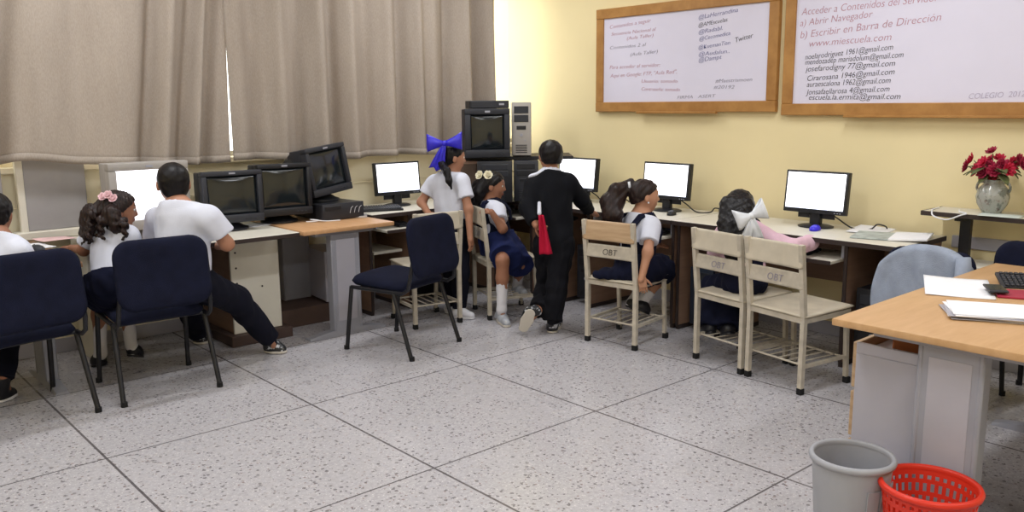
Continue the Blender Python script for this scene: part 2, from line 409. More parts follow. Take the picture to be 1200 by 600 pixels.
# photograph pixel -> u (from left inner edge), v (height above the inner bottom edge), width
def wl(board, txt, x0, y0, x1, y1, sz, col):
    y_, z_, fw = board
    p = onx(x0, y0, XW - .03); q = onx(x1, y1, XW - .03)
    return (txt, y_ - .075 - p.y, p.z - z_ - .075, max(.04, p.y - q.y), sz, col, math.atan2(q.z - p.z, p.y - q.y))
b1a, b1b, b1c = onx(699, 131, XW - .03), onx(909, 134, XW - .03), onx(699, 12, XW - .03)
b2a = onx(916, 135, XW - .03)
B1 = (b1a.y, b1a.z, 0); B2 = (b2a.y, b2a.z, 0)
L1 = [wl(B1, 'Contenidos a seguir', 714, 34, 762, 26, .05, 'red'), wl(B1, 'Secuencia Nacional al', 716, 42, 768, 36, .045, 'red'), wl(B1, '(Aula Taller)', 734, 47, 765, 43, .045, 'red'),
      wl(B1, 'Contenidos 2 al', 714, 58, 756, 54, .045, 'grey'), wl(B1, '(Aula Taller)', 738, 66, 770, 62, .045, 'grey'),
      wl(B1, 'Para acceder al servidor:', 714, 81, 773, 78, .05, 'red'), wl(B1, 'Aqui en Google: FTP, "Aula Red",', 715, 91, 793, 86, .05, 'red'),
      wl(B1, 'Usuario: tomado', 751, 97, 793, 97, .045, 'red'), wl(B1, 'Contraseña: tomado', 751, 106, 796, 107, .045, 'red'),
      wl(B1, '@LaHerrandina', 818, 23, 864, 14, .055, 'blue'), wl(B1, '@AMEscuelas', 818, 32, 852, 25, .05, 'black'), wl(B1, '@Radabl.', 818, 40, 846, 35, .05, 'blue'),
      wl(B1, '@Cecomedica', 819, 48, 855, 41, .05, 'blue'), wl(B1, '@KuemanTian', 818, 58, 855, 52, .05, 'blue'), wl(B1, '@Audalun..', 818, 66, 854, 62, .05, 'blue'), wl(B1, '@Dampt', 818, 73, 845, 69, .055, 'blue'),
      wl(B1, 'Twitter', 861, 50, 882, 44, .06, 'black'), wl(B1, '#Maestrismoen', 838, 97, 881, 95, .045, 'grey'), wl(B1, '#20192', 836, 104, 860, 104, .045, 'grey'), wl(B1, 'FIRMA   ASERT', 793, 116, 838, 114, .04, 'grey')]
L2 = [wl(B2, 'Acceder a Contenidos del Servidor', 939, 18, 1100, 1, .08, 'red'), wl(B2, 'a) Abrir Navegador', 937, 31, 1022, 20, .075, 'red'), wl(B2, 'b) Escribir en Barra de Dirección', 937, 45, 1102, 24, .08, 'red'),
      wl(B2, 'www.miescuela.com', 947, 55, 1043, 47, .075, 'red'),
      wl(B2, 'noelarodriguez 1961@gmail.com', 943, 70, 1046, 58, .062, 'black'), wl(B2, 'mendozadep mariadolum@gmail.com', 943, 76, 1058, 67, .062, 'black'), wl(B2, 'josefarodigny 77@gmail.com', 944, 84, 1049, 77, .062, 'black'),
      wl(B2, 'Cirarosana 1946@gmail.com', 945, 95, 1047, 87, .062, 'black'), wl(B2, 'auraescalona 1962@gmail.com', 945, 102, 1043, 97, .062, 'black'), wl(B2, 'Jonsafaellarosa 4@gmail.com', 945, 111, 1043, 107, .062, 'black'),
      wl(B2, 'escuela.la.ermita@gmail.com', 947, 117, 1054, 116, .062, 'black'), wl(B2, 'COLEGIO  2012', 1134, 116, 1200, 113, .055, 'faint')]
whiteboard(b1b.y, b1a.y, b1a.z, b1c.z, 'framed whiteboard of faint notes, the smaller one nearer the window corner', L1)
whiteboard(b2a.y - 2.2, b2a.y, b2a.z, b1c.z + .1, 'large framed whiteboard with black e-mail lines and pink writing', L2)
def ony(px, py, y):
    d = ray(px, py); return CAM + d * ((y - CAM.y) / d.y)
# ================================================================== desks
def tleg_desk(label, w, d, loc, rz, topm, h=.74, thick=.028, modesty=True, group=None):
    t = thing('office_desk', label, 'desk', loc, rz)
    MB().box(-w / 2, w / 2, -d / 2, d / 2, h - thick, h, .004, seg=2).done('desk_top', topm, t, True)
    for s in (-1, 1):
        x = s * (w / 2 - .11)
        c = MB().box(x - .03, x + .03, -.10, .10, .03, h - thick, .006)
        c.box(x - .034, x + .034, -.108, -.088, .03, h - thick, .006).box(x - .034, x + .034, .088, .108, .03, h - thick, .006)
        lg = c.done('leg', M_greymetal, t, True)
        MB().box(x + s * .029, x + s * .032, -.07, .07, .10, h - .09, .001).done('cable_cover', M_lamgrey, lg)
        f = MB()
        n = 10
        for k in range(n):
            y0 = -.29 + .58 * k / n; y1 = -.29 + .58 * (k + 1) / n
            z0 = .012 + .04 * max(0, 1 - abs(y0) / .29) ** .8; z1 = .012 + .04 * max(0, 1 - abs(y1) / .29) ** .8
            f.frustum([(x - .035, y0, 0), (x + .035, y0, 0), (x + .03, y0, z0), (x - .03, y0, z0)], [(x - .035, y1, 0), (x + .035, y1, 0), (x + .03, y1, z1), (x - .03, y1, z1)])
        f.done('foot', M_greymetal, lg)
        MB().box(x - .035, x + .035, -d / 2 + .12, d / 2 - .12, h - thick - .03, h - thick - .001, .003).done('bracket', M_greymetal, lg)
    if modesty: MB().box(-w / 2 + .15, w / 2 - .15, d / 2 - .16, d / 2 - .14, .28, h - .06, .002).done('modesty_panel', M_lamgrey, t)
    return t
M_browntop = wood('brown_desk_top', '#7c5d45', '#93714f', .45, (4, 25, 25))
tleg_desk('brown topped desk covered with papers at the left end of the window row', 1.4, 1.0, (-.50, 1.35, 0), 0, M_browntop, modesty=False)
tleg_desk('beech topped desk standing end-on between the black monitors, grey metal column leg', .92, .68, (1.865, 1.455, 0), R(90), M_beechtop, .74, modesty=False)
# white computer table with a side cabinet between them
t = thing('computer_table', 'white computer table with a perforated side cabinet under a black monitor', 'desk', (.86, 1.44, 0))
MB().box(-.46, .64, -.44, .44, .715, .74, .003).done('table_top', M_laminate, t)
MB().box(-.46, .64, -.446, -.438, .712, .737, .001).done('edge_band', M_edge, t)
MB().box(.325, .655, -.10, -.082, .07, .70, .002).done('front_panel', M_laminate, t)
MB().box(.327, .645, -.081, .40, .07, .70, .002).done('side_cabinet', M_brownpanel, t)
hm = MB()
for z in (.60, .50, .40, .22):
    hm.lathe([(.0005, -.001), (.007, -.001), (.007, .001), (.0005, .001)], (.36, 0, 0), 10, Matrix.Translation((0, -.1012, z)) @ Matrix.Rotation(R(90), 4, 'X'))
hm.lathe([(.0005, -.001), (.006, -.001), (.006, .001), (.0005, .001)], (.53, 0, 0), 10, Matrix.Translation((0, -.1012, .36)) @ Matrix.Rotation(R(90), 4, 'X'))
hm.done('screw_hole', M_edge, t)
MB().box(.28, .70, -.16, .40, 0, .07, .004).done('plinth', mat('plinth_wood', '#4a3a35', .6), t)
MB().box(-.46, -.43, .10, .42, 0, .715, .002).done('side_panel', M_laminate, t)
MB().box(-.43, .32, .36, .38, .25, .70, .002).done('back_panel', M_lamgrey, t)
def computer_desk(label, x0, x1, y0, y1, axis, bays, front, back, tray, extra=None, name='computer_desk'):
    """a row desk; axis 'y' = standing along the right wall, seats on its -x side; 'x' = along the window wall, seats on its -y side.
    bays: positions of upright panels along the row; tray: (a,b) along the row"""
    t = thing(name, label, 'desk', ((x0 + x1) / 2, (y0 + y1) / 2, 0), 0 if axis == 'x' else R(-90))
    L = (x1 - x0) if axis == 'x' else (y1 - y0); D = (y1 - y0) if axis == 'x' else (x1 - x0)
    # local: long axis X, front is -Y
    MB().box(-L / 2, L / 2, -D / 2, D / 2, .722, .75, .002).done('desk_top', M_laminate, t)
    MB().box(-L / 2 - .001, L / 2 + .001, -D / 2 - .004, -D / 2 + .002, .721, .748, .001).box(-L / 2 - .004, -L / 2 + .002, -D / 2, D / 2, .721, .748, .001).box(L / 2 - .002, L / 2 + .004, -D / 2, D / 2, .721, .748, .001).done('edge_band', M_edge, t)
    for p in bays:
        q = MB().box(p - .009, p + .009, -D / 2 + .06, D / 2 - .03, .03, .722, .001).done('side_panel', M_brownpanel, t)
        MB().box(p - .0105, p + .0105, -D / 2 + .052, -D / 2 + .061, .028, .722, .001).box(p - .012, p + .012, -D / 2 + .06, D / 2 - .03, 0, .03, .001).done('edge_band', M_edge, q)
    MB().box(-L / 2 + .03, L / 2 - .03, D / 2 - .07, D / 2 - .055, .40, .72, .002).done('modesty_panel', M_brownpanel, t)
    for a, b in tray:
        k = MB().box(a, b, -D / 2 - .06, D / 2 - .25, .615, .633, .002).done('keyboard_tray', M_laminate, t)
        MB().box(a, b, -D / 2 - .064, -D / 2 - .059, .612, .635, .001).done('edge_band', M_edge, k)
        for xa, xb in ((a - .005, a + .012), (b - .012, b + .005)): MB().box(xa, xb, -D / 2 + .08, D / 2 - .3, .633, .722, .001).done('drawer_runner', M_greymetal, k)
    return t
computer_desk('computer desk nearest the flower stand, papers on its open end', 3.5, 4.08, -1.86, -.345, 'y', [-.74, -.43, .43, .74], 0, 0, [(-.40, .40)])
computer_desk('middle computer desk of the right wall, below the whiteboard with faint notes', 3.5, 4.08, -.335, .765, 'y', [-.53, -.25, .53], 0, 0, [(-.22, .50)])
computer_desk('corner computer desk with the board and stacked electronics on it', 3.5, 4.08, .775, 1.90, 'y', [-.54, .25, .54], 0, 0, [(-.2, .2)])
computer_desk('computer desk under the window with the flat monitor, beside the navy chair', 2.24, 3.45, 1.33, 1.90, 'x', [-.59, -.25, .59], 0, 0, [(-.52, .1)])
sb = MB().box(2.30, 2.55, 1.42, 1.84, .44, .46, .002)
tag(sb.done('storage_shelf', M_laminate), 'low white shelf board in the open bay under the flat monitor desk', 'shelf')
# the board on the corner stack
HC = at(602, 181, 6.95); hz = HC.z
hrot = math.atan2(RH.y, RH.x)
t = thing('stacking_board', 'long dark board lying across the stacked cases in the corner', 'board', (HC.x, HC.y, hz - .03), hrot)
MB().box(-.46, .47, -.2, .26, 0, .026, .003).done('board', M_edge, t)
MB().box(-.462, .472, -.204, -.198, .001, .025, .001).done('edge_band', M_black_plastic, t)
# ================================================================== electronics
def cbl(pts, r=.004, m=None, n=8):
    """smooth cable through points"""
    P_ = [Vector(p) for p in pts]; out = []
    Q = [P_[0]] + P_ + [P_[-1]]
    for i in range(1, len(Q) - 2):
        for k in range(6):
            u = k / 6; a, b, c_, d = Q[i - 1], Q[i], Q[i + 1], Q[i + 2]
            out.append(.5 * ((2 * b) + (-a + c_) * u + (2 * a - 5 * b + 4 * c_ - d) * u * u + (-a + 3 * b - 3 * c_ + d) * u ** 3))
    out.append(P_[-1])
    return MB().tube(out, r, n)
def lcd(label, loc, rz, w=.41, h=.26, tilt=R(6), group='lit flat monitors'):
    """faces local -Y; stands on z=0"""
    t = thing('flat_monitor', label, 'monitor', loc, rz, group)
    M = Matrix.Translation((0, 0, .085)) @ Matrix.Rotation(-tilt, 4, 'X')
    b = MB().box(-w / 2, w / 2, -.022, .022, 0, h, .005, M, 2)
    b.frustum([(-w * .3, .02, h * .2), (w * .3, .02, h * .2), (w * .3, .02, h * .8), (-w * .3, .02, h * .8)], [(-w * .2, .045, h * .28), (w * .2, .045, h * .28), (w * .2, .045, h * .72), (-w * .2, .045, h * .72)])
    b.done('housing', M_black_plastic, t, True)
    s = MB().box(-w / 2 + .014, w / 2 - .014, -.0235, -.0215, .026, h - .013, 0, M).done('screen', M_screen, t)
    MB().tube([(0, .03, .012), (0, .035, .08), (0, .03, .16)], .02, 12).box(-.035, .035, .0, .04, .01, .10, .006).done('neck', M_black_plastic, t, True)
    MB().lathe([(.0005, 0), (.11, 0), (.112, .006), (.09, .013), (.03, .02), (.0005, .02)], (0, .02, 0), 28, None, .8).done('base', M_black_plastic, t, True)
    for k in range(3): MB().box(w / 2 - .07 + k * .018, w / 2 - .06 + k * .018, -.0245, -.0215, .008, .013, .001, M).done('button', M_greymetal, t)
    return t
def crt(label, loc, rz, w, h, d, body, screen, tilt=0, roll=0, stand=True, name='tube_monitor', group=None, bez=.03, chin=.05):
    t = thing(name, label, 'monitor', loc, rz, group)
    z0 = .055 if stand else 0
    M = Matrix.Translation((0, 0, z0)) @ Matrix.Rotation(-tilt, 4, 'X') @ Matrix.Rotation(roll, 4, 'Y')
    b = MB()
    # front bezel ring built from four bars with an inward slope
    for (x0, x1, a, c2) in ((-w / 2, w / 2, 0, chin), (-w / 2, w / 2, h - bez, h), (-w / 2, -w / 2 + bez, chin, h - bez), (w / 2 - bez, w / 2, chin, h - bez)):
        b.box(x0, x1, -.02, .05, a, c2, .006, M, 2)
    b.done('bezel', body, t, True)
    c = MB(); n = len(c.bm.verts)
    c.box(-w / 2 + .004, w / 2 - .004, .045, .17, .004, h - .004, .008, M, 2)
    q = [(-w / 2 + .012, .165, .012), (w / 2 - .012, .165, .012), (w / 2 - .012, .165, h - .012), (-w / 2 + .012, .165, h - .012)]
    r2 = [(-w * .3, d, h * .16), (w * .3, d, h * .16), (w * .3, d, h * .76), (-w * .3, d, h * .76)]
    c.frustum([M @ Vector(p) for p in q], [M @ Vector(p) for p in r2])
    for k in range(6): c.box(-w * .28, w * .28, .2 + k * .02, .207 + k * .02, h * .80 - k * .012 + .03, h * .80 - k * .012 + .042, 0, M)
    c.done('rear_housing', body, t, True)
    sw, sh = w - 2 * bez, h - bez - chin
    def fn(u, v):
        x = (u - .5) * (sw + .006); z = chin + (v - .5) * (sh + .006) + sh / 2
        return M @ Vector((x, .006 - .014 * (1 - (2 * u - 1) ** 2) * (1 - (2 * v - 1) ** 2) ** .5, z))
    MB().sheet(fn, 16, 12, .003).done('screen', screen, t, 'all')
    bt = MB()
    for k in range(3): bt.box(w * .18 + k * .028, w * .18 + k * .028 + .014, -.0235, -.018, chin * .35, chin * .5, .002, M)
    bt.done('control_button', M_dark_plastic if body is not M_dark_plastic else M_black_plastic, t)
    MB().box(-.02, .02, -.0225, -.018, h - bez * .7, h - bez * .35, .001, M).done('badge', M_greymetal, t)
    if stand:
        MB().lathe([(.0005, 0), (.125, 0), (.125, .012), (.10, .02), (.06, .045), (.07, .062), (.0005, .062)], (0, .13, 0), 28).done('swivel_stand', body, t, True)
    return t
def tower(label, loc, rz, body, face, w=.18, h=.40, d=.42, name='tower_computer', group=None):
    """front faces local -Y"""
    t = thing(name, label, 'computer', loc, rz, group)
    MB().box(-w / 2, w / 2, 0, d, .012, h, .004).done('case', body, t, True)
    f = MB().box(-w / 2 - .002, w / 2 + .002, -.03, .004, .008, h + .002, .008, None, 2)
    f.done('front_panel', face, t, True)
    for k, (a, b) in enumerate(((.80, .93), (.64, .77))): MB().box(-w * .38, w * .38, -.034, -.029, h * a, h * b, .002).done('drive_bay', M_dark_plastic if face is not M_dark_plastic else M_black_plastic, t)
    MB().box(-w * .25, w * .25, -.034, -.029, h * .50, h * .57, .002).done('floppy_slot', M_black_plastic, t)
    MB().lathe([(.0005, 0), (.012, 0), (.012, .006), (.0005, .006)], (0, 0, 0), 14, Matrix.Translation((0, -.029, h * .40)) @ Matrix.Rotation(R(90), 4, 'X')).done('power_button', M_greymetal, t)
    MB().lathe([(.0005, 0), (.006, 0), (.006, .006), (.0005, .006)], (0, 0, 0), 12, Matrix.Translation((.03, -.029, h * .30)) @ Matrix.Rotation(R(90), 4, 'X')).done('reset_button', M_greymetal, t)
    g = MB()
    for k in range(5): g.box(-w * .3, w * .3, -.033, -.029, .03 + k * .014, .036 + k * .014, .001)
    g.done('vent', M_black_plastic, t)
    for sx in (-1, 1):
        for yy in (.04, d - .05): MB().lathe([(.0005, 0), (.013, 0), (.013, .013), (.0005, .013)], (sx * w * .36, yy, 0), 10).done('rubber_foot', M_rubber, t)
    return t
def keyboard(label, loc, rz, body=None, keys=None, tilt=R(5), group=None):
    t = thing('keyboard', label, 'keyboard', loc, rz, group); body = body or M_black_plastic
    M = Matrix.Rotation(tilt, 4, 'X')
    MB().box(-.22, .22, -.075, .075, .002, .018, .005, M, 2).box(-.2, .2, .05, .07, -.004, .004, .002).done('base', body, t, True)
    k = MB()
    for r in range(6):
        y = .055 - r * .0215 - (.006 if r else 0); x = -.208
        while x < .2:
            w = .0165
            if r == 5 and -.12 < x < -.02: w = .11
            if not (.083 < x < .093 or .142 < x < .150): k.box(x, x + w - .002, y - .008, y + .008, .018, .025, .0015, M)
            x += w + .0025
    k.done('keys', keys or M_dark_plastic, t)
    return t
def mouse(label, loc, rz, m, group=None):
    t = thing('computer_mouse', label, 'mouse', loc, rz, group)
    b = MB()
    b.ell((0, 0, .006), (.031, .055, .028)); bmesh.ops.bisect_plane(b.bm, geom=b.bm.verts[:] + b.bm.edges[:] + b.bm.faces[:], plane_co=(0, 0, .001), plane_no=(0, 0, -1), clear_outer=True)
    bmesh.ops.holes_fill(b.bm, edges=b.bm.edges[:])
    b.done('shell', m, t, 'all')
    MB().tube([(0, .022, .031), (0, .036, .026)], .004, 8).done('scroll_wheel', M_rubber, t)
    return t
def papersheet(name, label, c, rz, w, h, curl=.01, m=None, lift=0, group=None, thick=.0012, seed=1):
    rr = random.Random(seed); a, b = rr.random() * 6, rr.random() * 6
    def fn(u, v): return Vector(((u - .5) * w, (v - .5) * h, .0015 + curl * (.5 + .5 * math.sin(u * 3 + a)) * (.4 + .6 * v * math.sin(v * 2 + b) ** 2)))
    o = MB().sheet(fn, 10, 10, thick).done(name, m or M_paper, None, 'all', c, rz)
    return tag(o, label, 'paper', group)

# flat monitors: window desk and the three of the right wall
lcd('lit flat monitor on the window desk, left of the girl with the blue bow', (2.69, 1.66, .752), R(-4), .39, .25)
lcd('lit flat monitor half hidden by the standing boy in black', (3.86, .875, .752), R(-90))
lcd('lit flat monitor in front of the girl with the ponytail', (3.86, -.005, .752), R(-90))
lcd('lit flat monitor in front of the girl in pink, blue mouse at its foot', (3.86, -1.16, .752), R(-90))
# tube monitors
crt('beige tube monitor with lit screen before the boy in white', (.755, 1.42, .742), R(0), .465, .40, .42, M_beige_plastic, M_screen, 0, 0, True, chin=.06, bez=.045)
crt('black tube monitor switched off with a lamp glint, at the boy\'s right', (1.225, 1.32, .742), R(-5), .375, .325, .42, M_dark_plastic, M_offscreen, R(3), group='black tube monitors')
crt('black tube monitor in the middle of the three, standing on the beech desk', (1.63, 1.42, .742), R(-4), .37, .345, .42, M_black_plastic, M_offscreen, R(2), group='black tube monitors')
crt('tilted black tube monitor raised on a flat black computer case', (2.01, 1.46, .858), R(9), .345, .335, .36, M_dark_plastic, M_offscreen, R(6), R(-7), group='black tube monitors')
t = thing('desktop_computer', 'flat black computer case under the tilted monitor, pale scribbles on its front', 'computer', (2.0, 1.50, .742), R(3))
MB().box(-.165, .165, -.16, .2, .008, .112, .004).done('case', M_black_plastic, t)
MB().box(-.167, .167, -.18, -.158, .004, .114, .006, None, 2).done('front_panel', M_dark_plastic, t, True)
MB().box(-.15, -.02, -.184, -.179, .07, .10, .002).done('drive_bay', M_black_plastic, t)
for k in range(3): MB().tube([(.05 + k * .035, -.1815, .04), (.06 + k * .035, -.1815, .075), (.075 + k * .035, -.1815, .085)], .002, 6).done('chalk_mark', mat('pale_scribble', '#b7b9bf', .8), t)
# grey partition board on the left
bp0 = onz(26, 280, .75); bw = .40
t = thing('desk_partition', 'grey partition board with a white edge standing on the brown desk', 'partition', (bp0.x + bw / 2, bp0.y, .742), R(3))
MB().box(-bw / 2 + .035, bw / 2 - .02, -.012, .012, .05, .50, .004).done('board', M_greyboard, t)
MB().box(-bw / 2 - .005, -bw / 2 + .035, -.02, .02, .0, .50, .004).done('edge_strip', M_laminate, t)
MB().box(-bw / 2 - .04, bw / 2 - .02, -.05, .05, 0, .05, .006).done('base', M_laminate, t)
pl = onz(4, 283, .75)
t = thing('desk_partition', 'grey partition board cut by the left edge of the picture', 'partition', (pl.x - .14, pl.y, .742), R(3))
MB().box(-.2, .165, -.012, .012, .05, .44, .004).done('board', M_greyboard, t)
MB().box(-.2, .18, -.05, .05, 0, .05, .006).done('base', M_laminate, t)
# corner stack
def hp(px, dep, z): 
    q = at(px, 300, dep); return (q.x, q.y, z)
tower('black tower computer standing under the corner board, left one', hp(581, 6.78, .752), hrot, M_black_plastic, M_black_plastic, .27, hz - .03 - .755, .40, group='dark cases under the corner board')
tower('charcoal tower computer standing under the corner board, right one', hp(617, 6.84, .752), hrot, M_dark_plastic, M_dark_plastic, .19, hz - .03 - .755, .38, group='dark cases under the corner board')
t = thing('loudspeaker', 'brown wooden loudspeaker box under the left end of the corner board', 'loudspeaker', hp(551, 6.82, .752), hrot)
sh = hz - .03 - .755
MB().box(-.07, .075, -.02, .22, 0, sh, .004).done('cabinet', M_brownpanel, t)
MB().box(-.06, .065, -.026, -.019, .02, sh - .02, .004).done('grille_cloth', mat('grille_cloth', '#55453a', .9), t)
TVz = hz - .003
crt('black television on the corner board with a video player on top', hp(573, 6.78, TVz), hrot + R(12), .355, .375, .40, M_dark_plastic, M_offscreen, 0, 0, False, 'television', bez=.045, chin=.06)
t = thing('video_player', 'dark video player lying on top of the corner television', 'video player', hp(576, 6.84, TVz + .3695), hrot + R(12))
MB().box(-.16, .15, -.02, .2, .006, .066, .004).done('case', M_black_plastic, t)
MB().box(-.15, .14, -.026, -.018, .01, .062, .003).done('front_panel', M_dark_plastic, t); MB().box(.07, .11, -.03, -.025, .03, .045, .001).done('display', M_greymetal, t)
tower('silver grey tower computer with a black drive bay, beside the corner television', hp(612, 6.88, TVz), hrot + R(-2), M_greymetal, M_beige_plastic, .148, .42, .38)
# towers below the right wall desks
tower('dark tower computer in the desk bay behind the girl in pink', (3.66, -.50, .03), R(-90), M_black_plastic, mat('blue_black_plastic', '#2a3242', .45), .18, .40, .38)
tower('black tower computer under the desk end near the grey jacket', (3.64, -1.68, .03), R(-90), M_black_plastic, M_black_plastic, .2, .44, .4)
tower('black tower computer under the desk behind the standing boy', (3.68, .58, .03), R(-90), M_black_plastic, M_dark_plastic, .18, .42, .36)
t = tower('pale grey tower computer in the shade below the beech desk', (2.03, 1.50, .13), R(-6), M_lamgrey, M_lamgrey, .19, .37, .36)
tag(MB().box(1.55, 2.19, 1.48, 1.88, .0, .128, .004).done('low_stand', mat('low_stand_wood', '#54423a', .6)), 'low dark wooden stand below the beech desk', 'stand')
tower('dark tower computer beneath the flat monitor desk by the navy chair', (3.0, 1.50, .004), 0, M_black_plastic, M_black_plastic, .19, .42, .36)
# desk clutter
q = onz(436, 245.5, .76); keyboard('black keyboard in front of the flat monitor on the window desk', (q.x, q.y, .754), R(-20))
q = onz(470, 256, .64); keyboard('dark keyboard on the pulled-out tray beside the girl with the blue bow', (q.x - .05, 1.42, .636), R(0))
q = onz(787, 252, .75); mouse('black mouse on the desk before the ponytail girl\'s monitor', (q.x, q.y, .751), R(-70), M_black_plastic)
q = onz(955, 270, .75); mouse('bright blue mouse at the foot of the monitor by the girl in pink', (q.x, q.y, .751), R(-80), mat('blue_plastic', '#3a2fd6', .35))
for k, y in enumerate((-.98, .10, 1.02)):
    kb = keyboard(('black keyboard on the tray before the girl in pink', 'black keyboard on the tray before the ponytail girl', 'black keyboard on the tray beside the standing boy')[k], (3.60, y - .12, .636), R(-90))
q1 = onz(1040, 274, .75)
papersheet('paper_sheet', 'loose white papers on the open end of the right wall desk, rear sheet', (q1.x + .05, q1.y + .12, .751), R(-80), .21, .30, .012, seed=3)
t = thing('magazine', 'open grey-green magazine on the end of the right wall desk', 'magazine', (q1.x - .12, q1.y - .08, .751), R(-74))
M_mag = mat('magazine_cover', '#aeb7b4', .5, .3, 14)
MB().box(-.20, 0, -.14, .14, .001, .008, .001).done('left_pages', M_mag, t); MB().box(.002, .20, -.14, .14, .001, .012, .001, Matrix.Rotation(R(-3), 4, 'Y')).done('right_pages', M_paper, t)
def cable(name, label, pts, r, m):
    return tag(cbl(pts, r).done(name, m, None, 'all'), label, 'cable')
for k, y in enumerate((-1.16, -.005, .875)):
    cable('monitor_cable', ('black cable behind the monitor by the girl in pink', 'black cable behind the monitor of the ponytail girl', 'black cable behind the monitor by the standing boy')[k],
          [(3.91, y - .04, .86), (3.97, y - .1, .80), (3.93, y - .22, .757), (3.98, y - .30, .757), (3.97, y - .345, .79), (4.04, y - .36, .775), (4.07, y - .36, .757)], .0045, M_black_plastic)
cable('white_cable', 'coiled white cable lying at the base of the middle black monitor', [(1.74, 1.36, .747), (1.80, 1.33, .747), (1.84, 1.37, .748), (1.79, 1.39, .755), (1.78, 1.34, .757), (1.86, 1.30, .747), (1.95, 1.27, .747)], .0035, M_paper)
q = onz(415, 254, .74)
t = thing('notebook', 'thin grey notebook on the corner of the beech desk', 'notebook', (q.x, q.y, .741), R(-30))
MB().box(-.09, .09, -.07, .07, .001, .003, 0).box(-.09, .09, -.07, .07, .009, .011, 0).done('cover', M_greyboard, t); MB().box(-.088, .086, -.068, .068, .003, .009, 0).done('pages', M_paper, t)
q = onz(287, 266, .74); papersheet('paper_sheet', 'white sheet lying between the two black tube monitors', (q.x + .05, q.y + .02, .741), R(10), .22, .15, .004, seed=5)
# papers on the brown desk
for k, (px, py, w, h, rz, s, lab) in enumerate(((30, 291, .30, .21, 12, 2, 'white sheet on the brown desk beside the child at the left edge'), (62, 288, .21, .28, -20, 4, 'white sheet on the brown desk near the grey partition'), (75, 296, .30, .21, 4, 6, 'white sheet under the dark pen on the brown desk'))):
    q = onz(px, py, .742); papersheet('paper_sheet', lab, (min(q.x, .06), max(q.y, 1.03), .7415 + .003 * k), R(rz), w, h, .006, seed=s)
q = onz(52, 283, .742)
M_pinkp = mat('pink_paper', '#e0bcbc', .8, .1)
papersheet('pink_leaflet', 'pinkish leaflet at the foot of the grey partition', (q.x + .05, q.y - .03, .7525), R(15), .2, .14, .01, M_pinkp, seed=8)
q = onz(44, 294, .75); mouse('dark mouse on the papers of the brown desk', (q.x, q.y, .7515), R(20), M_dark_plastic)
q0, q1 = onz(66, 292, .765), onz(81, 295, .765)
t = thing('pen', 'dark pen lying on a white sheet on the brown desk', 'pen', (0, 0, 0))
MB().tube([q0, q0.lerp(q1, .9), q1], [.006, .006, .002], 8).done('barrel', M_black_plastic, t, True); MB().tube([q0, q0.lerp(q1, .3)], .0072, 8).done('pen_cap', M_dark_plastic, t, True)

# ================================================================== chairs
def navy_chair(label, loc, rz):
    """seat faces local +Y"""
    t = thing('upholstered_chair', label, 'chair', loc, rz, 'navy upholstered chairs')
    MB().cushion(.47, .45, .075, .09, Matrix.Translation((0, .02, .445)) @ Matrix.Rotation(R(3), 4, 'X'), fn=lambda p: (p.x, p.y, p.z - .25 * p.x * p.x - (.5 * max(0, p.y - .12) ** 2) * 2)).done('seat', M_navy, t, 'all')
    Mb = Matrix.Translation((0, -.235, .665)) @ Matrix.Rotation(R(80), 4, 'X')
    MB().cushion(.48, .37, .055, .09, Mb, fn=lambda p: (p.x, p.y, p.z + .55 * p.x * p.x + .35 * p.y * p.y)).done('backrest', M_navy, t, 'all')
    for s in (-1, 1):
        MB().tube([(s * .245, .25, 0), (s * .235, .20, .41)], .0135, 10).done('leg', M_black_metal, t, True)
        MB().tube([(s * .25, -.27, 0), (s * .235, -.13, .41)], .0135, 10).done('leg', M_black_metal, t, True)
        MB().tube([(s * .235, .20, .405), (s * .235, -.20, .402), (s * .235, -.245, .43), (s * .232, -.262, .50), (s * .215, -.275, .62)], .012, 10).done('back_support', M_black_metal, t, True)
        for y in (.25, -.27): MB().lathe([(.0005, 0), (.017, 0), (.017, .025), (.0005, .025)], (s * .248, y, 0), 10).done('foot_cap', M_rubber, t)
    for y in (.15, -.14): MB().tube([(-.235, y, .402), (.235, y, .402)], .011, 8).done('seat_frame', M_black_metal, t, True)
    return t
navy0 = navy_chair('navy chair at the left edge, seating the child at the brown desk', (-.135, .87, 0), R(9))
dup(navy0, (.535, .885, 0), R(-3), 'navy chair shared by the curly haired girl and the boy in white')
dup(navy0, (1.975, .60, 0), R(17), 'empty navy chair turned sideways near the beech desk')
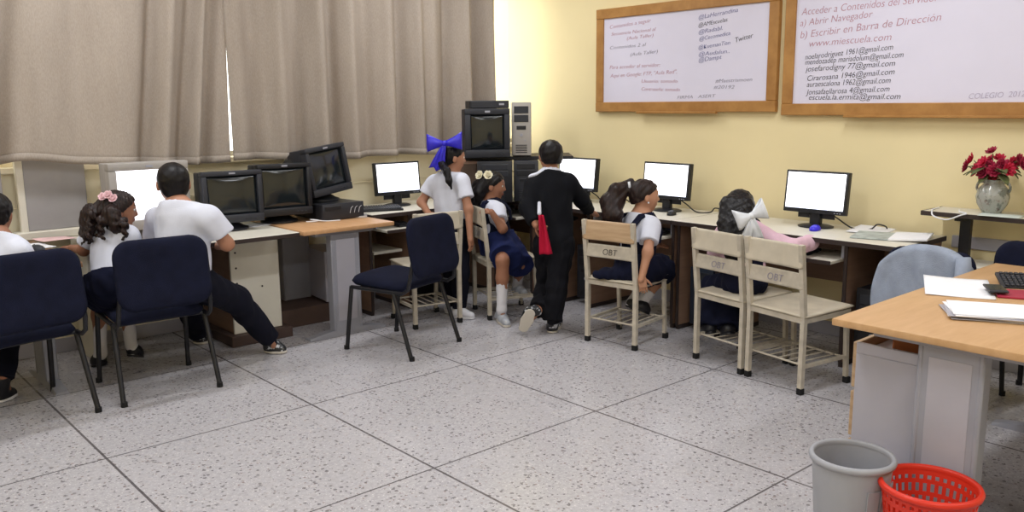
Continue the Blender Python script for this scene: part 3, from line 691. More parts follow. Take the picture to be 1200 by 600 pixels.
def school_chair(label, loc, rz, backm, w=.36, text='OBT'):
    """seat faces local +Y; origin between the rear posts"""
    t = thing('school_chair', label, 'chair', loc, rz, 'cream painted school chairs')
    a = w / 2
    for s in (-1, 1):
        MB().bar((s * a, 0, .012), (s * a, 0, .40), .026, .026, (0, 1, 0)).bar((s * a, 0, .40), (s * a, -.045, .80), .026, .026, (0, 1, 0)).done('rear_post', M_cream_paint, t)
        MB().bar((s * (a - .005), .37, .012), (s * (a - .005), .345, .405), .022, .022, (0, 1, 0)).done('front_leg', M_cream_paint, t)
        MB().bar((s * a, 0, .398), (s * a, .36, .405), .02, .03).done('seat_rail', M_cream_paint, t)
        MB().bar((s * a, 0, .15), (s * (a - .004), .36, .15), .018, .018).done('side_stretcher', M_cream_paint, t)
        for y in (0, .37): MB().box(s * a - .016, s * a + .016, y - .016, y + .016, 0, .035, .003).done('foot_cap', M_rubber, t)
    for y in (.35, 0): MB().bar((-a, y, .398), (a, y, .398), .02, .03).done('cross_rail', M_cream_paint, t)
    rk = MB().tube([(-a, .34, .15), (a, .34, .15)], .006, 8).tube([(-a, .03, .15), (a, .03, .15)], .006, 8)
    for k in range(5):
        x = -a + w * (k + 1) / 6; rk.tube([(x, .03, .152), (x, .34, .152)], .004, 6)
    rk.done('book_rack', M_cream_paint, t, True)
    MB().cushion(w + .05, .41, .016, .03, Matrix.Translation((0, .185, .426)) @ Matrix.Rotation(R(2), 4, 'X'), n=12, p=14).done('seat', M_cream_ply, t, 'all')
    Mu = Matrix.Translation((0, -.028, .735)) @ Matrix.Rotation(R(83.6), 4, 'X')
    MB().cushion(w + .03, .125, .014, .016, Mu, fn=lambda p: (p.x, p.y, p.z + .35 * p.x * p.x), n=14, p=14).done('top_back_slat', backm, t, 'all')
    Ml = Matrix.Translation((0, -.014, .605)) @ Matrix.Rotation(R(83.6), 4, 'X')
    sl = MB().cushion(w + .03, .085, .014, .012, Ml, fn=lambda p: (p.x, p.y, p.z + .35 * p.x * p.x), n=14, p=14).done('lower_back_slat', M_cream_paint, t, 'all')
    writing('pen_scrawl', text, .055, INK['black'] if backm is M_brown_ply else INK['grey'], sl, Matrix.Translation((0, -.0275, .585)) @ Matrix.Rotation(R(83.6), 4, 'X'), None, .1, -.0008, 'CENTER')
    return t
def sc_at(p0, p1, label, backm, **k):
    """rear posts stand at floor points p0 (left seen from behind) and p1"""
    p0, p1 = Vector(p0), Vector(p1); c = (p0 + p1) / 2; d = p1 - p0
    return school_chair(label, (c.x, c.y, 0), math.atan2(d.y, d.x), backm, d.length, **k)
sc_at((2.91, -.145), (2.96, -.50), 'school chair with a brown top slat, seating the ponytail girl', M_brown_ply)
sc_at((3.10, -.86), (3.035, -1.215), 'cream school chair seating the girl in pink', M_cream_ply)
sc_at((3.03, -1.265), (2.965, -1.625), 'empty cream school chair beside the girl in pink', M_cream_ply)
e0 = onz(574, 375, 0); 
ev = (RH * .94 + VH * .34).normalized(); el = Vector((-ev.y, ev.x, 0))
sc_at(e0 + el * .35, e0, 'school chair seen side-on, seating the girl with cream flowers', M_cream_ply)
sc_at((2.26, .86), (2.60, .80), 'school chair half hidden behind the empty navy chair', M_cream_ply)
# teacher corner --------------------------------------------------
tleg_desk('large beech teacher desk in the right foreground covered with papers', 1.55, .77, (2.605, -2.75, 0), 0, M_beechtop2, .75, .026, False)
MBX = MB().box(2.1, 3.15, -3.02, -3.0, .04, .70, .002)
tag(MBX.done('privacy_panel', M_lamgrey), 'grey privacy panel screening the knee space of the teacher desk', 'panel')
t = thing('drawer_pedestal', 'pale grey drawer pedestal under the left end of the teacher desk', 'drawer unit', (2.18, -2.52, 0))
MB().box(-.21, .26, -.125, .125, .06, .60, .003).box(-.21, -.195, -.125, .125, .60, .640, .002).box(-.21, .26, -.125, -.11, .60, .64, .002).done('body', M_lamgrey, t)
for k in range(3):
    dr = MB().box(-.195, .25, .125, .145, .08 + k * .19, .255 + k * .19, .003).done('drawer', M_brown_ply, t)
    MB().bar((-.03, .152, .17 + k * .19), (.09, .152, .17 + k * .19), .012, .012).done('handle', M_black_metal, dr)
for sx in (-.17, .22):
    for sy in (-.09, .09): MB().lathe([(.0005, 0), (.02, 0), (.02, .06), (.0005, .06)], (sx, sy, 0), 12).done('foot', M_black_plastic, t)
tag(MB().box(-.1, .12, -.07, .06, 0, .075, .006).done('book', mat('orange_book', '#a8643a', .6), None, False, (2.17, -2.53, .6015), R(8)), 'orange brown book lying in the open top of the drawer pedestal', 'book')
# papers, keyboard, folder, phone on the teacher desk
def pile(pts, n, name, label):
    t = thing(name, label, 'papers', pts[0], pts[1])
    for k in range(n):
        rr = random.Random(k); dx, dy = rr.uniform(-.012, .012), rr.uniform(-.01, .01); zz = .003 * k
        MB().box(-.17 + dx, .17 + dx, -.115 + dy, .115 + dy, .0005 + zz, .0026 + zz, 0, Matrix.Rotation(R(rr.uniform(-9, 9)), 4, 'Z')).done('sheet_bundle', M_paper if k % 3 != 1 else M_lamgrey, t)
    return t
q = onz(1165, 366, .76)
pile(((q.x, q.y - .02, .7505), R(-62)), 7, 'paper_stack', 'thick stack of white papers on the near part of the teacher desk')
q = onz(1122, 337, .75); papersheet('paper_sheet', 'single white sheet at the far edge of the teacher desk, near the jacket', (q.x, q.y, .7505), R(-66), .25, .40, .012, seed=11)
q = onz(1160, 343, .75)
t = thing('mobile_phone', 'dark phone lying between the papers on the teacher desk', 'phone', (q.x, q.y - .02, .766), R(-60))
MB().box(-.035, .035, -.07, .07, 0, .009, .004, None, 2).done('body', M_dark_plastic, t, True); MB().box(-.03, .03, -.055, .055, .0085, .0098, 0).done('screen', M_offscreen, t)
q = onz(1188, 346, .75)
tag(MB().box(-.11, .11, -.08, .08, .0, .008, .002).done('notebook', mat('red_cover', '#a32742', .5), None, False, (q.x + .02, q.y - .04, .7505), R(-65)), 'red notebook beside the black keyboard on the teacher desk', 'notebook')
q = onz(1196, 327, .77); keyboard('black keyboard standing at the right edge of the teacher desk', (q.x + .03, q.y - .13, .758), R(-58), tilt=R(14))
# chair with the jacket
jc = Vector((3.23, -2.12, 0))
jchair = dup(navy0, (jc.x + .25, jc.y, 0), R(-90), 'navy chair hung with the grey jacket beside the teacher desk'); jchair.scale = (.9, .95, .94)
def jk(u, v):
    # drapes front to back over the backrest top, in the chair's own axes
    x = (u - .5) * (.50 + .06 * math.sin(v * 7)); s = (v - .5) * 2
    top = .875 - .10 * abs(2 * u - 1) ** 2.6
    L = .40 if s < 0 else .22
    a = abs(s) * L
    arc = min(a, .06); drop = max(0, a - .06)
    y = -.268 + (-1 if s < 0 else 1) * (.045 * math.sin(min(1, arc / .06) * PI / 2)) + (.02 if s > 0 else -.03) * drop * 2
    z = top - .03 * (1 - math.cos(min(1, arc / .06) * PI / 2)) - drop
    f = .008 * math.sin(u * 26 + v * 4) * min(1, drop * 8) + .005 * math.sin(u * 11 + 2)
    return Vector((x, y - f, z))
jt = thing('jacket', 'grey blue jacket draped over a chair back beside the teacher desk', 'jacket', (jc.x + .25, jc.y, 0), R(-90)); jt.scale = (.88, .96, .945)
M_jack = cloth('grey_blue_fleece', '#959eaf', .12, .6, 200)
MB().sheet(jk, 46, 40, .012).done('body', M_jack, jt, 'all')
MB().tube([(.20, -.315, .84), (.215, -.33, .72), (.21, -.335, .58), (.20, -.33, .46)], [.035, .045, .042, .038], 14).done('sleeve', M_jack, jt, 'all')
dup(navy0, (3.71, -2.58, 0), R(-92), 'dark chair behind the keyboard at the right edge of the picture')
# flower stand ----------------------------------------------------
t = thing('flower_stand', 'narrow cream topped stand on black legs carrying the vase', 'table', (4.01, -2.35, 0))
MB().box(-.14, .14, -.27, .55, .885, .908, .002).done('table_top', M_laminate, t); MB().box(-.146, -.138, -.272, .552, .884, .909, .001).box(-.14, .14, .548, .556, .884, .909, .001).done('edge_band', M_edge, t)
for y in (-.2, .36):
    MB().bar((.0, y, .02), (.0, y, .886), .055, .035, (1, 0, 0)).bar((-.13, y, .02), (.13, y, .02), .04, .04).bar((-.12, y, .875), (.12, y, .875), .04, .02).done('leg', M_black_metal, t)
MB().box(-.02, .02, -.2, .36, .30, .34, .002).done('stretcher', M_black_metal, t)
MB().box(-.12, .13, -.19, .48, .605, .625, .002).done('lower_shelf', M_laminate, t)
struct(MB().box(XW - .02, XW, -4.4, -1.86, .675, .745, .004).done('trim_3', M_lamgrey))
struct(MB().box(XW - .012, XW, -6.2, 1.95, 0, .09, .003).done('baseboard_right', M_lamgrey)); struct(MB().box(XL, XW, YW - .012, YW, 0, .09, .003).done('baseboard_back', M_lamgrey))
# vase and flowers
VB = Vector((4.0, -2.115, .909))
t = thing('vase', 'glazed grey vase with dark green leaf painting holding red flowers', 'vase', VB); t.scale = (.86, .86, .9)
def vase_mat():
    n = NT('vase_glaze'); v = n.coord((1, 1, 1))
    g = n.ramp(n.noise(v, 14, 4, .65), [(.50, rgb('#9a9b94')), (.58, rgb('#2e3c33'))]); w2 = n.ramp(n.noise(v, 38, 2), [(.58, rgb('#b0b0a8')), (.66, rgb('#7d4a48'))])
    n.l(n.mix(.35, g, w2), n.b.inputs['Base Color']); n.b.inputs['Roughness'].default_value = .15; return n.m
M_vase = vase_mat()
MB().lathe([(.0005, 0), (.05, 0), (.058, .012), (.088, .06), (.096, .10), (.088, .145), (.058, .178), (.05, .19), (.06, .205), (.053, .205), (.044, .19), (.08, .14), (.0005, .02)], n=40).done('body', M_vase, t, 'all')
for s in (-1, 1): cbl([(0, s * .05, .19), (0, s * .085, .185), (0, s * .098, .155), (0, s * .088, .13)], .008).done('handle', M_vase, t, 'all')
rr = random.Random(4)
M_petal = mat('red_petals', '#bc1c40', .6, .3, 40); M_petal2 = mat('dark_red_petals', '#96183a', .6, .3, 40); M_leaf = mat('flower_leaves', '#59603c', .6, .3, 30)
ft = thing('flower_bouquet', 'bunch of red flowers with green leaves standing in the grey vase', 'flowers', VB)
def flower(c, nrm, r, parent):
    q = nrm.normalized().to_track_quat('Z', 'Y').to_matrix().to_4x4(); M = Matrix.Translation(c) @ q
    f = MB()
    for ring, (n, rad, tl) in enumerate(((9, r, 20), (7, r * .7, 45), (5, r * .4, 68))):
        for k in range(n):
            a = 2 * PI * k / n + ring * .4 + rr.random() * .3; Mk = M @ Matrix.Rotation(a, 4, 'Z') @ Matrix.Rotation(R(-tl), 4, 'Y')
            f.sheet(lambda u, v: Mk @ Vector((.004 + u * rad, (v - .5) * rad * .75 * math.sin(PI * min(1, .15 + u * .8)) ** .7, .2 * rad * (u * u) - .25 * rad * (v - .5) ** 2)), 4, 4, .0012)
    f.done('blossom', M_petal if rr.random() > .35 else M_petal2, parent, 'all')
heads = [(-.055, .055, .30), (.03, -.01, .33), (-.05, -.06, .29), (.02, .11, .27), (-.03, .02, .27), (-.07, -.02, .25), (.01, -.10, .30), (.04, .05, .31), (-.05, .10, .245), (-.06, -.10, .26), (0, .07, .25), (.03, -.05, .26),
         (0, .03, .38), (-.01, .15, .32), (.0, -.14, .33), (-.02, -.17, .30), (-.03, .17, .27), (0, .0, .22), (-.08, .04, .235)]
for h in heads:
    h = (h[0] * .8, h[1] * .78, .19 + (h[2] - .19) * .74); c = Vector(h); n = Vector((h[0] - .08, h[1] * 2.2, h[2] - .19))
    flower(c, n, .038 if h[2] < .29 else .032, ft)
    stb = cbl([(0, 0, .12), (h[0] * .4, h[1] * .3, .2), tuple(c - n.normalized() * .008)], .0025, n=6).done('stem', M_leaf, ft, 'all')
for k in range(16):
    a = rr.random() * 6.28; z = rr.uniform(.20, .26); L = rr.uniform(.06, .11)
    Mk = Matrix.Translation((0, 0, z)) @ Matrix.Rotation(a, 4, 'Z') @ Matrix.Rotation(R(rr.uniform(-25, 10)), 4, 'Y')
    MB().sheet(lambda u, v: Mk @ Vector((.05 + u * L, (v - .5) * .05 * math.sin(PI * (.08 + .9 * u)), -.04 * u * u + .01 * abs(v - .5))), 6, 4, .001).done('leaf', M_leaf, ft, 'all')
# second pot at the frame edge
VB2 = Vector((3.98, -2.37, .909))
t = thing('flower_pot', 'small ochre pot at the right edge of the flower stand', 'flower pot', VB2)
MB().lathe([(.0005, 0), (.035, 0), (.055, .04), (.058, .07), (.05, .085), (.045, .08), (.0005, .06)], n=28).done('pot', mat('ochre_glaze', '#b5a05a', .3, .2, 20), t, 'all')
t2 = thing('leafy_plant', 'yellow green plant growing from the ochre pot at the right edge', 'plant', VB2)
M_yl = mat('yellow_leaves', '#b3ab52', .6, .3, 30)
for k in range(34):
    a = rr.random() * 6.28; z = rr.uniform(.07, .2); L = rr.uniform(.05, .09); b_ = rr.uniform(-70, -10)
    Mk = Matrix.Translation((math.cos(a) * .015, math.sin(a) * .015, z)) @ Matrix.Rotation(a, 4, 'Z') @ Matrix.Rotation(R(b_), 4, 'Y')
    MB().sheet(lambda u, v: Mk @ Vector((u * L, (v - .5) * .035 * math.sin(PI * (.08 + .9 * u)), .01 * abs(v - .5))), 5, 4, .001).done('leaf', M_yl, t2, 'all')
for k in range(5): cbl([(0, 0, .06), (.01 * math.cos(k * 1.3), .01 * math.sin(k * 1.3), .14), (.03 * math.cos(k * 1.3), .03 * math.sin(k * 1.3), .21)], .003, n=6).done('stem', M_leaf, t2, 'all')
cable('white_cable', 'white cable looping over the front edge of the flower stand', [(4.05, -1.82, .913), (3.95, -1.83, .913), (3.86, -1.86, .915), (3.832, -1.88, .89), (3.835, -1.95, .875), (3.84, -2.02, .905), (3.86, -2.04, .914), (3.93, -1.98, .913), (4.0, -1.95, .913)], .004, M_paper)
papersheet('paper_sheet', 'pale papers lying beside the vase on the flower stand', (3.93, -2.19, .9095), R(-80), .20, .16, .006, mat('greenish_paper', '#cfd8d2', .7, .1), seed=13)
# bins -------------------------------------------------------------
def bin_shell(name, m, rt, rb, h, c, label, slots, tiltx=0, lipm=None):
    t = thing(name, label, 'waste bin', c)
    b = MB(); n = 72; nz = 22 if slots else 10
    rings = []
    for k in range(nz + 1):
        z = h * k / nz; r_ = rb + (rt - rb) * k / nz
        rings.append([b.bm.verts.new((math.cos(2 * PI * i / n) * r_, math.sin(2 * PI * i / n) * r_, z)) for i in range(n)])
    for k in range(nz):
        for i in range(n):
            if slots and k % 3 != 0 and 2 < k < nz - 2 and i % 2 == ((k // 3) % 2): continue
            b.bm.faces.new((rings[k][i], rings[k][(i + 1) % n], rings[k + 1][(i + 1) % n], rings[k + 1][i]))
    b.bm.faces.new(rings[0][::-1])
    b.bm.normal_update(); bmesh.ops.solidify(b.bm, geom=b.bm.faces[:], thickness=.004)
    b.done('basket_wall' if slots else 'bin_wall', m, t, True)
    MB().lathe([(rt - .006, h - .012), (rt + .008, h - .014), (rt + .011, h - .004), (rt + .006, h + .006), (rt - .003, h + .007), (rt - .008, h + .001), (rt - .006, h - .012)], n=64).done('rim', lipm or m, t, 'all')
    return t
M_greybin = mat('grey_bin_plastic', '#9fa0a6', .5, .05); M_redbin = mat('red_bin_plastic', '#d8331f', .4, .06)
q = onz(999, 532, .34); t = bin_shell('waste_bin', M_greybin, .130, .106, .335, (q.x, q.y, 0), 'grey plastic waste bin beside the red basket', False)
for k in range(7):
    a = R(150 + k * 22 + 90); ca, sa = math.cos(a), math.sin(a)
    MB().frustum([(ca * .1155 - sa * .02, sa * .1155 + ca * .02, .05), (ca * .1155 + sa * .02, sa * .1155 - ca * .02, .05), (ca * .1305 + sa * .02, sa * .1305 - ca * .02, .26), (ca * .1305 - sa * .02, sa * .1305 + ca * .02, .26)],
                 [(ca * .111 - sa * .02, sa * .111 + ca * .02, .05), (ca * .111 + sa * .02, sa * .111 - ca * .02, .05), (ca * .1235 + sa * .02, sa * .1235 - ca * .02, .26), (ca * .1235 - sa * .02, sa * .1235 + ca * .02, .26)]).done('raised_rib', M_greybin, t)
q = onz(1090, 566, .31); t = bin_shell('waste_basket', M_redbin, .146, .108, .305, (q.x, q.y, 0), 'orange red slotted plastic waste basket in the lower right corner', True)
t.rotation_euler = (0, 0, 0)
# ================================================================== people: signed distance bodies meshed with surface nets
A_ = lambda v: np.array(v, dtype=np.float64)
def nrm(v):
    v = A_(v); return v / (np.linalg.norm(v) + 1e-12)
def smin(a, b, k):
    if k <= 0: return np.minimum(a, b)
    h = np.maximum(k - np.abs(a - b), 0) / k
    return np.minimum(a, b) - h * h * k * .25
def cap(a, b, ra, rb=None, k=.02, cuts=()): return dict(t='cap', a=A_(a), b=A_(b), ra=ra, rb=ra if rb is None else rb, k=k, cuts=cuts)
def ell(c, r, ax=None, k=.03, cuts=()): return dict(t='ell', c=A_(c), r=A_(r), ax=np.eye(3) if ax is None else np.array([A_(x) for x in ax]), k=k, cuts=cuts)
def rbox(c, h, ax, rd, k=.01, cuts=()): return dict(t='box', c=A_(c), h=A_(h), ax=np.array([A_(x) for x in ax]), rd=rd, k=k, cuts=cuts)
def bounds(p):
    if p['t'] == 'cap':
        r = max(p['ra'], p['rb']); return np.minimum(p['a'], p['b']) - r, np.maximum(p['a'], p['b']) + r
    if p['t'] == 'ell': r = max(p['r'])
    else: r = np.linalg.norm(p['h']) + p['rd']
    return p['c'] - r, p['c'] + r
def sdf(p, X, Y, Z):
    if p['t'] == 'cap':
        a, ba = p['a'], p['b'] - p['a']; L = ba @ ba + 1e-12
        x, y, z = X - a[0], Y - a[1], Z - a[2]
        t = np.clip((x * ba[0] + y * ba[1] + z * ba[2]) / L, 0, 1)
        d = np.sqrt((x - t * ba[0]) ** 2 + (y - t * ba[1]) ** 2 + (z - t * ba[2]) ** 2) - (p['ra'] + (p['rb'] - p['ra']) * t)
    else:
        c = p['c']; x, y, z = X - c[0], Y - c[1], Z - c[2]; q = [x * e[0] + y * e[1] + z * e[2] for e in p['ax']]
        if p['t'] == 'ell':
            r = p['r']; k0 = np.sqrt(sum((q[i] / r[i]) ** 2 for i in range(3))); k1 = np.sqrt(sum((q[i] / r[i] ** 2) ** 2 for i in range(3)))
            d = k0 * (k0 - 1) / np.maximum(k1, 1e-6)
        else:
            g = [np.abs(q[i]) - p['h'][i] for i in range(3)]
            d = np.sqrt(sum(np.maximum(w_, 0) ** 2 for w_ in g)) + np.minimum(np.maximum(np.maximum(g[0], g[1]), g[2]), 0) - p['rd']
    for pt, n in p['cuts']: d = np.maximum(d, (X - pt[0]) * n[0] + (Y - pt[1]) * n[1] + (Z - pt[2]) * n[2])
    return d
def mesh_sdf(prims, vox, cuts=(), disp=None, amp=0.):
    bb = [bounds(p) for p in prims]; lo = np.min([b[0] for b in bb], 0) - .03; hi = np.max([b[1] for b in bb], 0) + .03
    n = np.ceil((hi - lo) / vox).astype(int) + 1
    ax = [lo[i] + vox * np.arange(n[i]) for i in range(3)]
    F = np.full(n, .08, dtype=np.float32)
    for p, (b0, b1) in zip(prims, bb):
        i0 = np.maximum(((b0 - .05 - lo) / vox).astype(int), 0); i1 = np.minimum(((b1 + .05 - lo) / vox).astype(int) + 2, n)
        sl = tuple(slice(a, b) for a, b in zip(i0, i1))
        d = sdf(p, ax[0][sl[0]][:, None, None], ax[1][sl[1]][None, :, None], ax[2][sl[2]][None, None, :])
        F[sl] = smin(F[sl], d, p['k'])
    X, Y, Z = ax[0][:, None, None], ax[1][None, :, None], ax[2][None, None, :]
    if disp is not None: F += (amp * disp(X, Y, Z)).astype(np.float32)
    for pt, nn in cuts: F = np.maximum(F, ((X - pt[0]) * nn[0] + (Y - pt[1]) * nn[1] + (Z - pt[2]) * nn[2]).astype(np.float32))
    return nets(F, lo, vox)
def nets(F, lo, h):
    s = F < 0; c = np.zeros(np.array(F.shape) - 1, dtype=np.int8)
    offs = [(i, j, k) for i in (0, 1) for j in (0, 1) for k in (0, 1)]
    N = F.shape
    for i, j, k in offs: c += s[i:N[0] - 1 + i, j:N[1] - 1 + j, k:N[2] - 1 + k]
    act = (c > 0) & (c < 8); ijk = np.argwhere(act); idx = np.full(act.shape, -1, dtype=np.int64); idx[act] = np.arange(len(ijk))
    acc = np.zeros((len(ijk), 3)); cnt = np.zeros(len(ijk))
    for a in offs:
        for axn in range(3):
            if a[axn]: continue
            b = list(a); b[axn] = 1
            v1 = F[ijk[:, 0] + a[0], ijk[:, 1] + a[1], ijk[:, 2] + a[2]]; v2 = F[ijk[:, 0] + b[0], ijk[:, 1] + b[1], ijk[:, 2] + b[2]]
            m_ = (v1 < 0) != (v2 < 0); t = np.where(m_, v1 / np.where(m_, v1 - v2, 1), 0)
            p = np.tile(A_(a), (len(ijk), 1)); p[:, axn] += t; acc[m_] += p[m_]; cnt += m_
    V = lo + h * (ijk + acc / np.maximum(cnt, 1)[:, None])
    Q = []
    for axn in range(3):
        b, d = (axn + 1) % 3, (axn + 2) % 3
        s1 = np.moveaxis(s, [axn, b, d], [0, 1, 2]); ii = np.moveaxis(idx, [axn, b, d], [0, 1, 2])
        e = s1[:-1, 1:-1, 1:-1] != s1[1:, 1:-1, 1:-1]; w_ = np.argwhere(e)
        if not len(w_): continue
        i, j, k = w_[:, 0], w_[:, 1] + 1, w_[:, 2] + 1
        q = np.stack([ii[i, j - 1, k - 1], ii[i, j, k - 1], ii[i, j, k], ii[i, j - 1, k]], 1)
        fl = ~s1[i, j, k]; q[fl] = q[fl][:, ::-1]; Q.append(q)
    return V, np.concatenate(Q)
def np_mesh(name, V, Q, mats, parent, base, mi=None):
    me = bpy.data.meshes.new(name); V = (V - A_(base)).astype(np.float32)
    me.vertices.add(len(V)); me.vertices.foreach_set('co', V.ravel())
    me.loops.add(Q.size); me.loops.foreach_set('vertex_index', Q.astype(np.int32).ravel())
    me.polygons.add(len(Q)); me.polygons.foreach_set('loop_start', (np.arange(len(Q)) * 4).astype(np.int32))
    me.polygons.foreach_set('use_smooth', np.ones(len(Q), dtype=bool))
    me.update(calc_edges=True)
    o = link(name, me, mats, parent)
    if mi is not None: me.polygons.foreach_set('material_index', mi.astype(np.int32))
    return o
def folds(seed, f=38.):
    g = np.random.RandomState(seed); ks = g.normal(size=(5, 3)) * A_((1, 1, .55)) * f; ph = g.rand(5) * 6
    return lambda X, Y, Z: sum(np.sin(X * k[0] + Y * k[1] + Z * k[2] + p) for k, p in zip(ks, ph)) / 2.5
def facing(deg):
    a = R(deg); return A_(RH) * math.cos(a) + A_(VH) * math.sin(a)
UPv = A_((0, 0, 1))
VX = 1.0
def P3(q):
    return A_(at(*q)) if isinstance(q, (tuple, list)) else A_(q)
M_skin = {}
def skin(tone):
    if tone not in M_skin:
        M_skin[tone] = (mat('skin_' + tone, {'a': '#a9785e', 'b': '#96674f', 'c': '#b48468'}[tone], .55, .06, 20, .05, 300), mat('lips_' + tone, {'a': '#9a5a52', 'b': '#8a4c44', 'c': '#a8645a'}[tone], .45, .04))
    return M_skin[tone]
M_hair = None
def make_hair(name, c, c2):
    t = NT(name); t.b.inputs['Specular IOR Level'].default_value = .25; v = t.coord((90, 90, 14)); n = t.noise(v, 1, 4, .6)
    t.l(t.ramp(n, [(.3, rgb(c)), (.75, rgb(c2))]), t.b.inputs['Base Color']); t.b.inputs['Roughness'].default_value = .42; t.bump(n, .5, .004); return t.m
M_hair = make_hair('black_hair', '#0b090b', '#171315'); M_hairb = make_hair('brown_hair', '#150e0e', '#33231f')
M_tee = cloth('white_cotton', '#d3d6e3', .04, .25, 180); M_navycloth = cloth('navy_cloth', '#13162a', .15, .3, 240); M_darkcloth = cloth('dark_navy_trousers', '#12131f', .15, .3, 240)
M_blackcloth = cloth('black_fleece', '#111217', .15, .5, 200); M_pinkcloth = cloth('pink_knit', '#dcb9c8', .08, .4, 220); M_blueskirt = cloth('blue_skirt_cloth', '#1c244c', .15, .3, 200)
M_sock = cloth('white_sock', '#d6d4d8', .05, .4, 260); M_shoe_dark = mat('dark_shoe', '#1b1b20', .45, .1); M_shoe_white = mat('white_shoe', '#dcdce2', .5, .06); M_shoe_grey = mat('grey_sneaker', '#a9acb2', .5, .2, 30)
M_sole = mat('pale_sole', '#c4bdb2', .7, .08); M_eyew = mat('eye_white', '#e6e2de', .2, 0); M_iris = mat('iris_dark', '#1c1310', .15, 0)
M_blacktrs = cloth('black_trousers', '#121217', .15, .3, 240)
def shoe_mat():
    t = NT('patterned_sneaker'); v = t.coord((1, 1, 1)); t.l(t.ramp(t.noise(v, 30, 3), [(.56, rgb('#17181c')), (.62, rgb('#c9cbd0'))]), t.b.inputs['Base Color']); t.b.inputs['Roughness'].default_value = .45; return t.m
M_sneak = shoe_mat()
class Person:
    def __init__(s, label, J, sc=1., tone='a', hp=.2):
        s.J = {k: P3(v) for k, v in J.items() if k not in ('face', 'face_up')}; s.sc = sc; s.H = hp
        s.hf = nrm(J['face']); u = nrm(J.get('face_up', UPv)); s.hu = nrm(u - s.hf * (u @ s.hf)); s.hr = np.cross(s.hf, s.hu)
        b = s.J['pelvis'].copy(); b[2] = 0; s.base = b; s.skin, s.lips = skin(tone); s.seed = int(abs(b[0] * 977 + b[1] * 331)) % 1000
        s.root = thing('person', label, 'person', b)
        J = s.J; s.up = nrm(J['neck'] - J['pelvis']); s.side = nrm(J['shR'] - J['shL']); s.front = nrm(np.cross(s.up, s.side)); s.side = np.cross(s.front, s.up)
        hs = nrm(J['hipR'] - J['hipL']); s.hipside = hs; s.hipfront = nrm(np.cross(s.up, hs))
    def h(s, f=0, u=0, r=0): return s.J['head'] + s.H * (s.hf * f + s.hu * u + s.hr * r)
    def mk(s, name, prims, m_, vox=.007, cuts=(), amp=0., f=38., parent=None):
        V, Q = mesh_sdf(prims, vox * VX, cuts, folds(s.seed + len(prims), f) if amp else None, amp)
        if parent is not None: return np_mesh(name, V, Q, m_, parent, s.base)
        return np_mesh(name, V, Q, m_, s.root, s.base)
    def torso(s, inf=0., k=.05, c=(), wide=1.):
        J, q = s.J, s.sc; ax = (s.side, s.front, s.up); hx = (s.hipside, s.hipfront, s.up); T = lambda t: J['neck'] + (J['pelvis'] - J['neck']) * t
        i = inf
        return [ell(T(.30) , (.118 * q + i, .082 * q + i, .150 * q + i), ax, k, c), ell(T(.66), (.102 * q * wide + i, .080 * q * wide + i, .13 * q + i), ax, k, c),
                ell(T(1.0), (.112 * q + i, .088 * q + i, .10 * q + i), hx, k, c), cap(J['shL'] * .92 + T(.15) * .08, J['shR'] * .92 + T(.15) * .08, .040 * q + i, None, k, c),
                cap(T(.04), T(.12) , .05 * q + i, .06 * q + i, k, c)]
    def arm(s, S, inf=0., to=1., k=.03, flat=True):
        """to: 0..1 upper arm, 1..2 forearm"""
        J, q = s.J, s.sc; a, b, c = J['sh' + S], J['el' + S], J['wr' + S]; out = []
        ra, rb, rc = .037 * q + inf, .030 * q + inf, .0205 * q + inf
        if to <= 1:
            e = a + (b - a) * to; n = nrm(b - a); out.append(cap(a, a + (b - a) * min(1, to + .15), ra + inf * .3, rb + inf * .8, k, [(e, n)] if flat else ()))
        else:
            out.append(cap(a, b, ra, rb, k)); t = to - 1; e = b + (c - b) * t; n = nrm(c - b)
            out.append(cap(b, b + (c - b) * min(1.1, t + .1), rb, rb + (rc - rb) * min(1, t), k, [(e, n)] if flat else ()))
        return out
    def leg(s, S, inf=0., to=2., k=.03, flare=0.):
        J, q = s.J, s.sc; a, b, c = J['hip' + S], J['kn' + S], J['an' + S]; out = []
        ra, rb, rc = .066 * q + inf, .048 * q + inf, .030 * q + inf + flare
        if to <= 1:
            e = a + (b - a) * to; out.append(cap(a, b, ra, rb, k, [(e, nrm(b - a))]))
        else:
            out.append(cap(a, b, ra, rb, k)); t = to - 1; e = b + (c - b) * t; m_ = b + (c - b) * .35
            n = nrm(c - b); out.append(cap(b, m_, rb, rb * .93, k)); out.append(cap(m_, b + (c - b) * min(1.3, t + .08), rb * .93, rc if t > .8 else rb * .85, k, [(e, n)]))
        return out
    def head_prims(s):
        H = s.H; ax = (s.hr, s.hf, s.hu); h = s.h
        P = [ell(h(-.06, .10), (.365 * H, .45 * H, .385 * H), ax, .02), ell(h(.08, -.13), (.285 * H, .31 * H, .34 * H), ax, .03), cap(h(.20, -.385, -.05), h(.20, -.385, .05), .095 * H, None, .03),
             cap(h(.375, .03), h(.435, -.12), .028 * H, .048 * H, .012), cap(h(.40, -.135, -.045), h(.40, -.135, .045), .034 * H, None, .008)]
        for r in (-1, 1):
            P += [cap(h(.20, -.13, .15 * r), h(.14, -.25, .14 * r), .12 * H, .10 * H, .03), cap(h(.335, .085, .08 * r), h(.28, .095, .19 * r), .045 * H, .04 * H, .015),
                  ell(h(-.03, -.06, .365 * r), (.045 * H, .085 * H, .13 * H), ax, .01), cap(h(-.06, -.10, .375 * r), h(.0, -.16, .355 * r), .03 * H, .03 * H, .006)]
        P += [ell(h(.365, -.255), (.095 * H, .045 * H, .024 * H), ax, .006), ell(h(.355, -.305), (.08 * H, .045 * H, .028 * H), ax, .006)]
        P.append(cap(s.J['neck'], h(-.07, -.30), .195 * H, .185 * H, .03)); return P
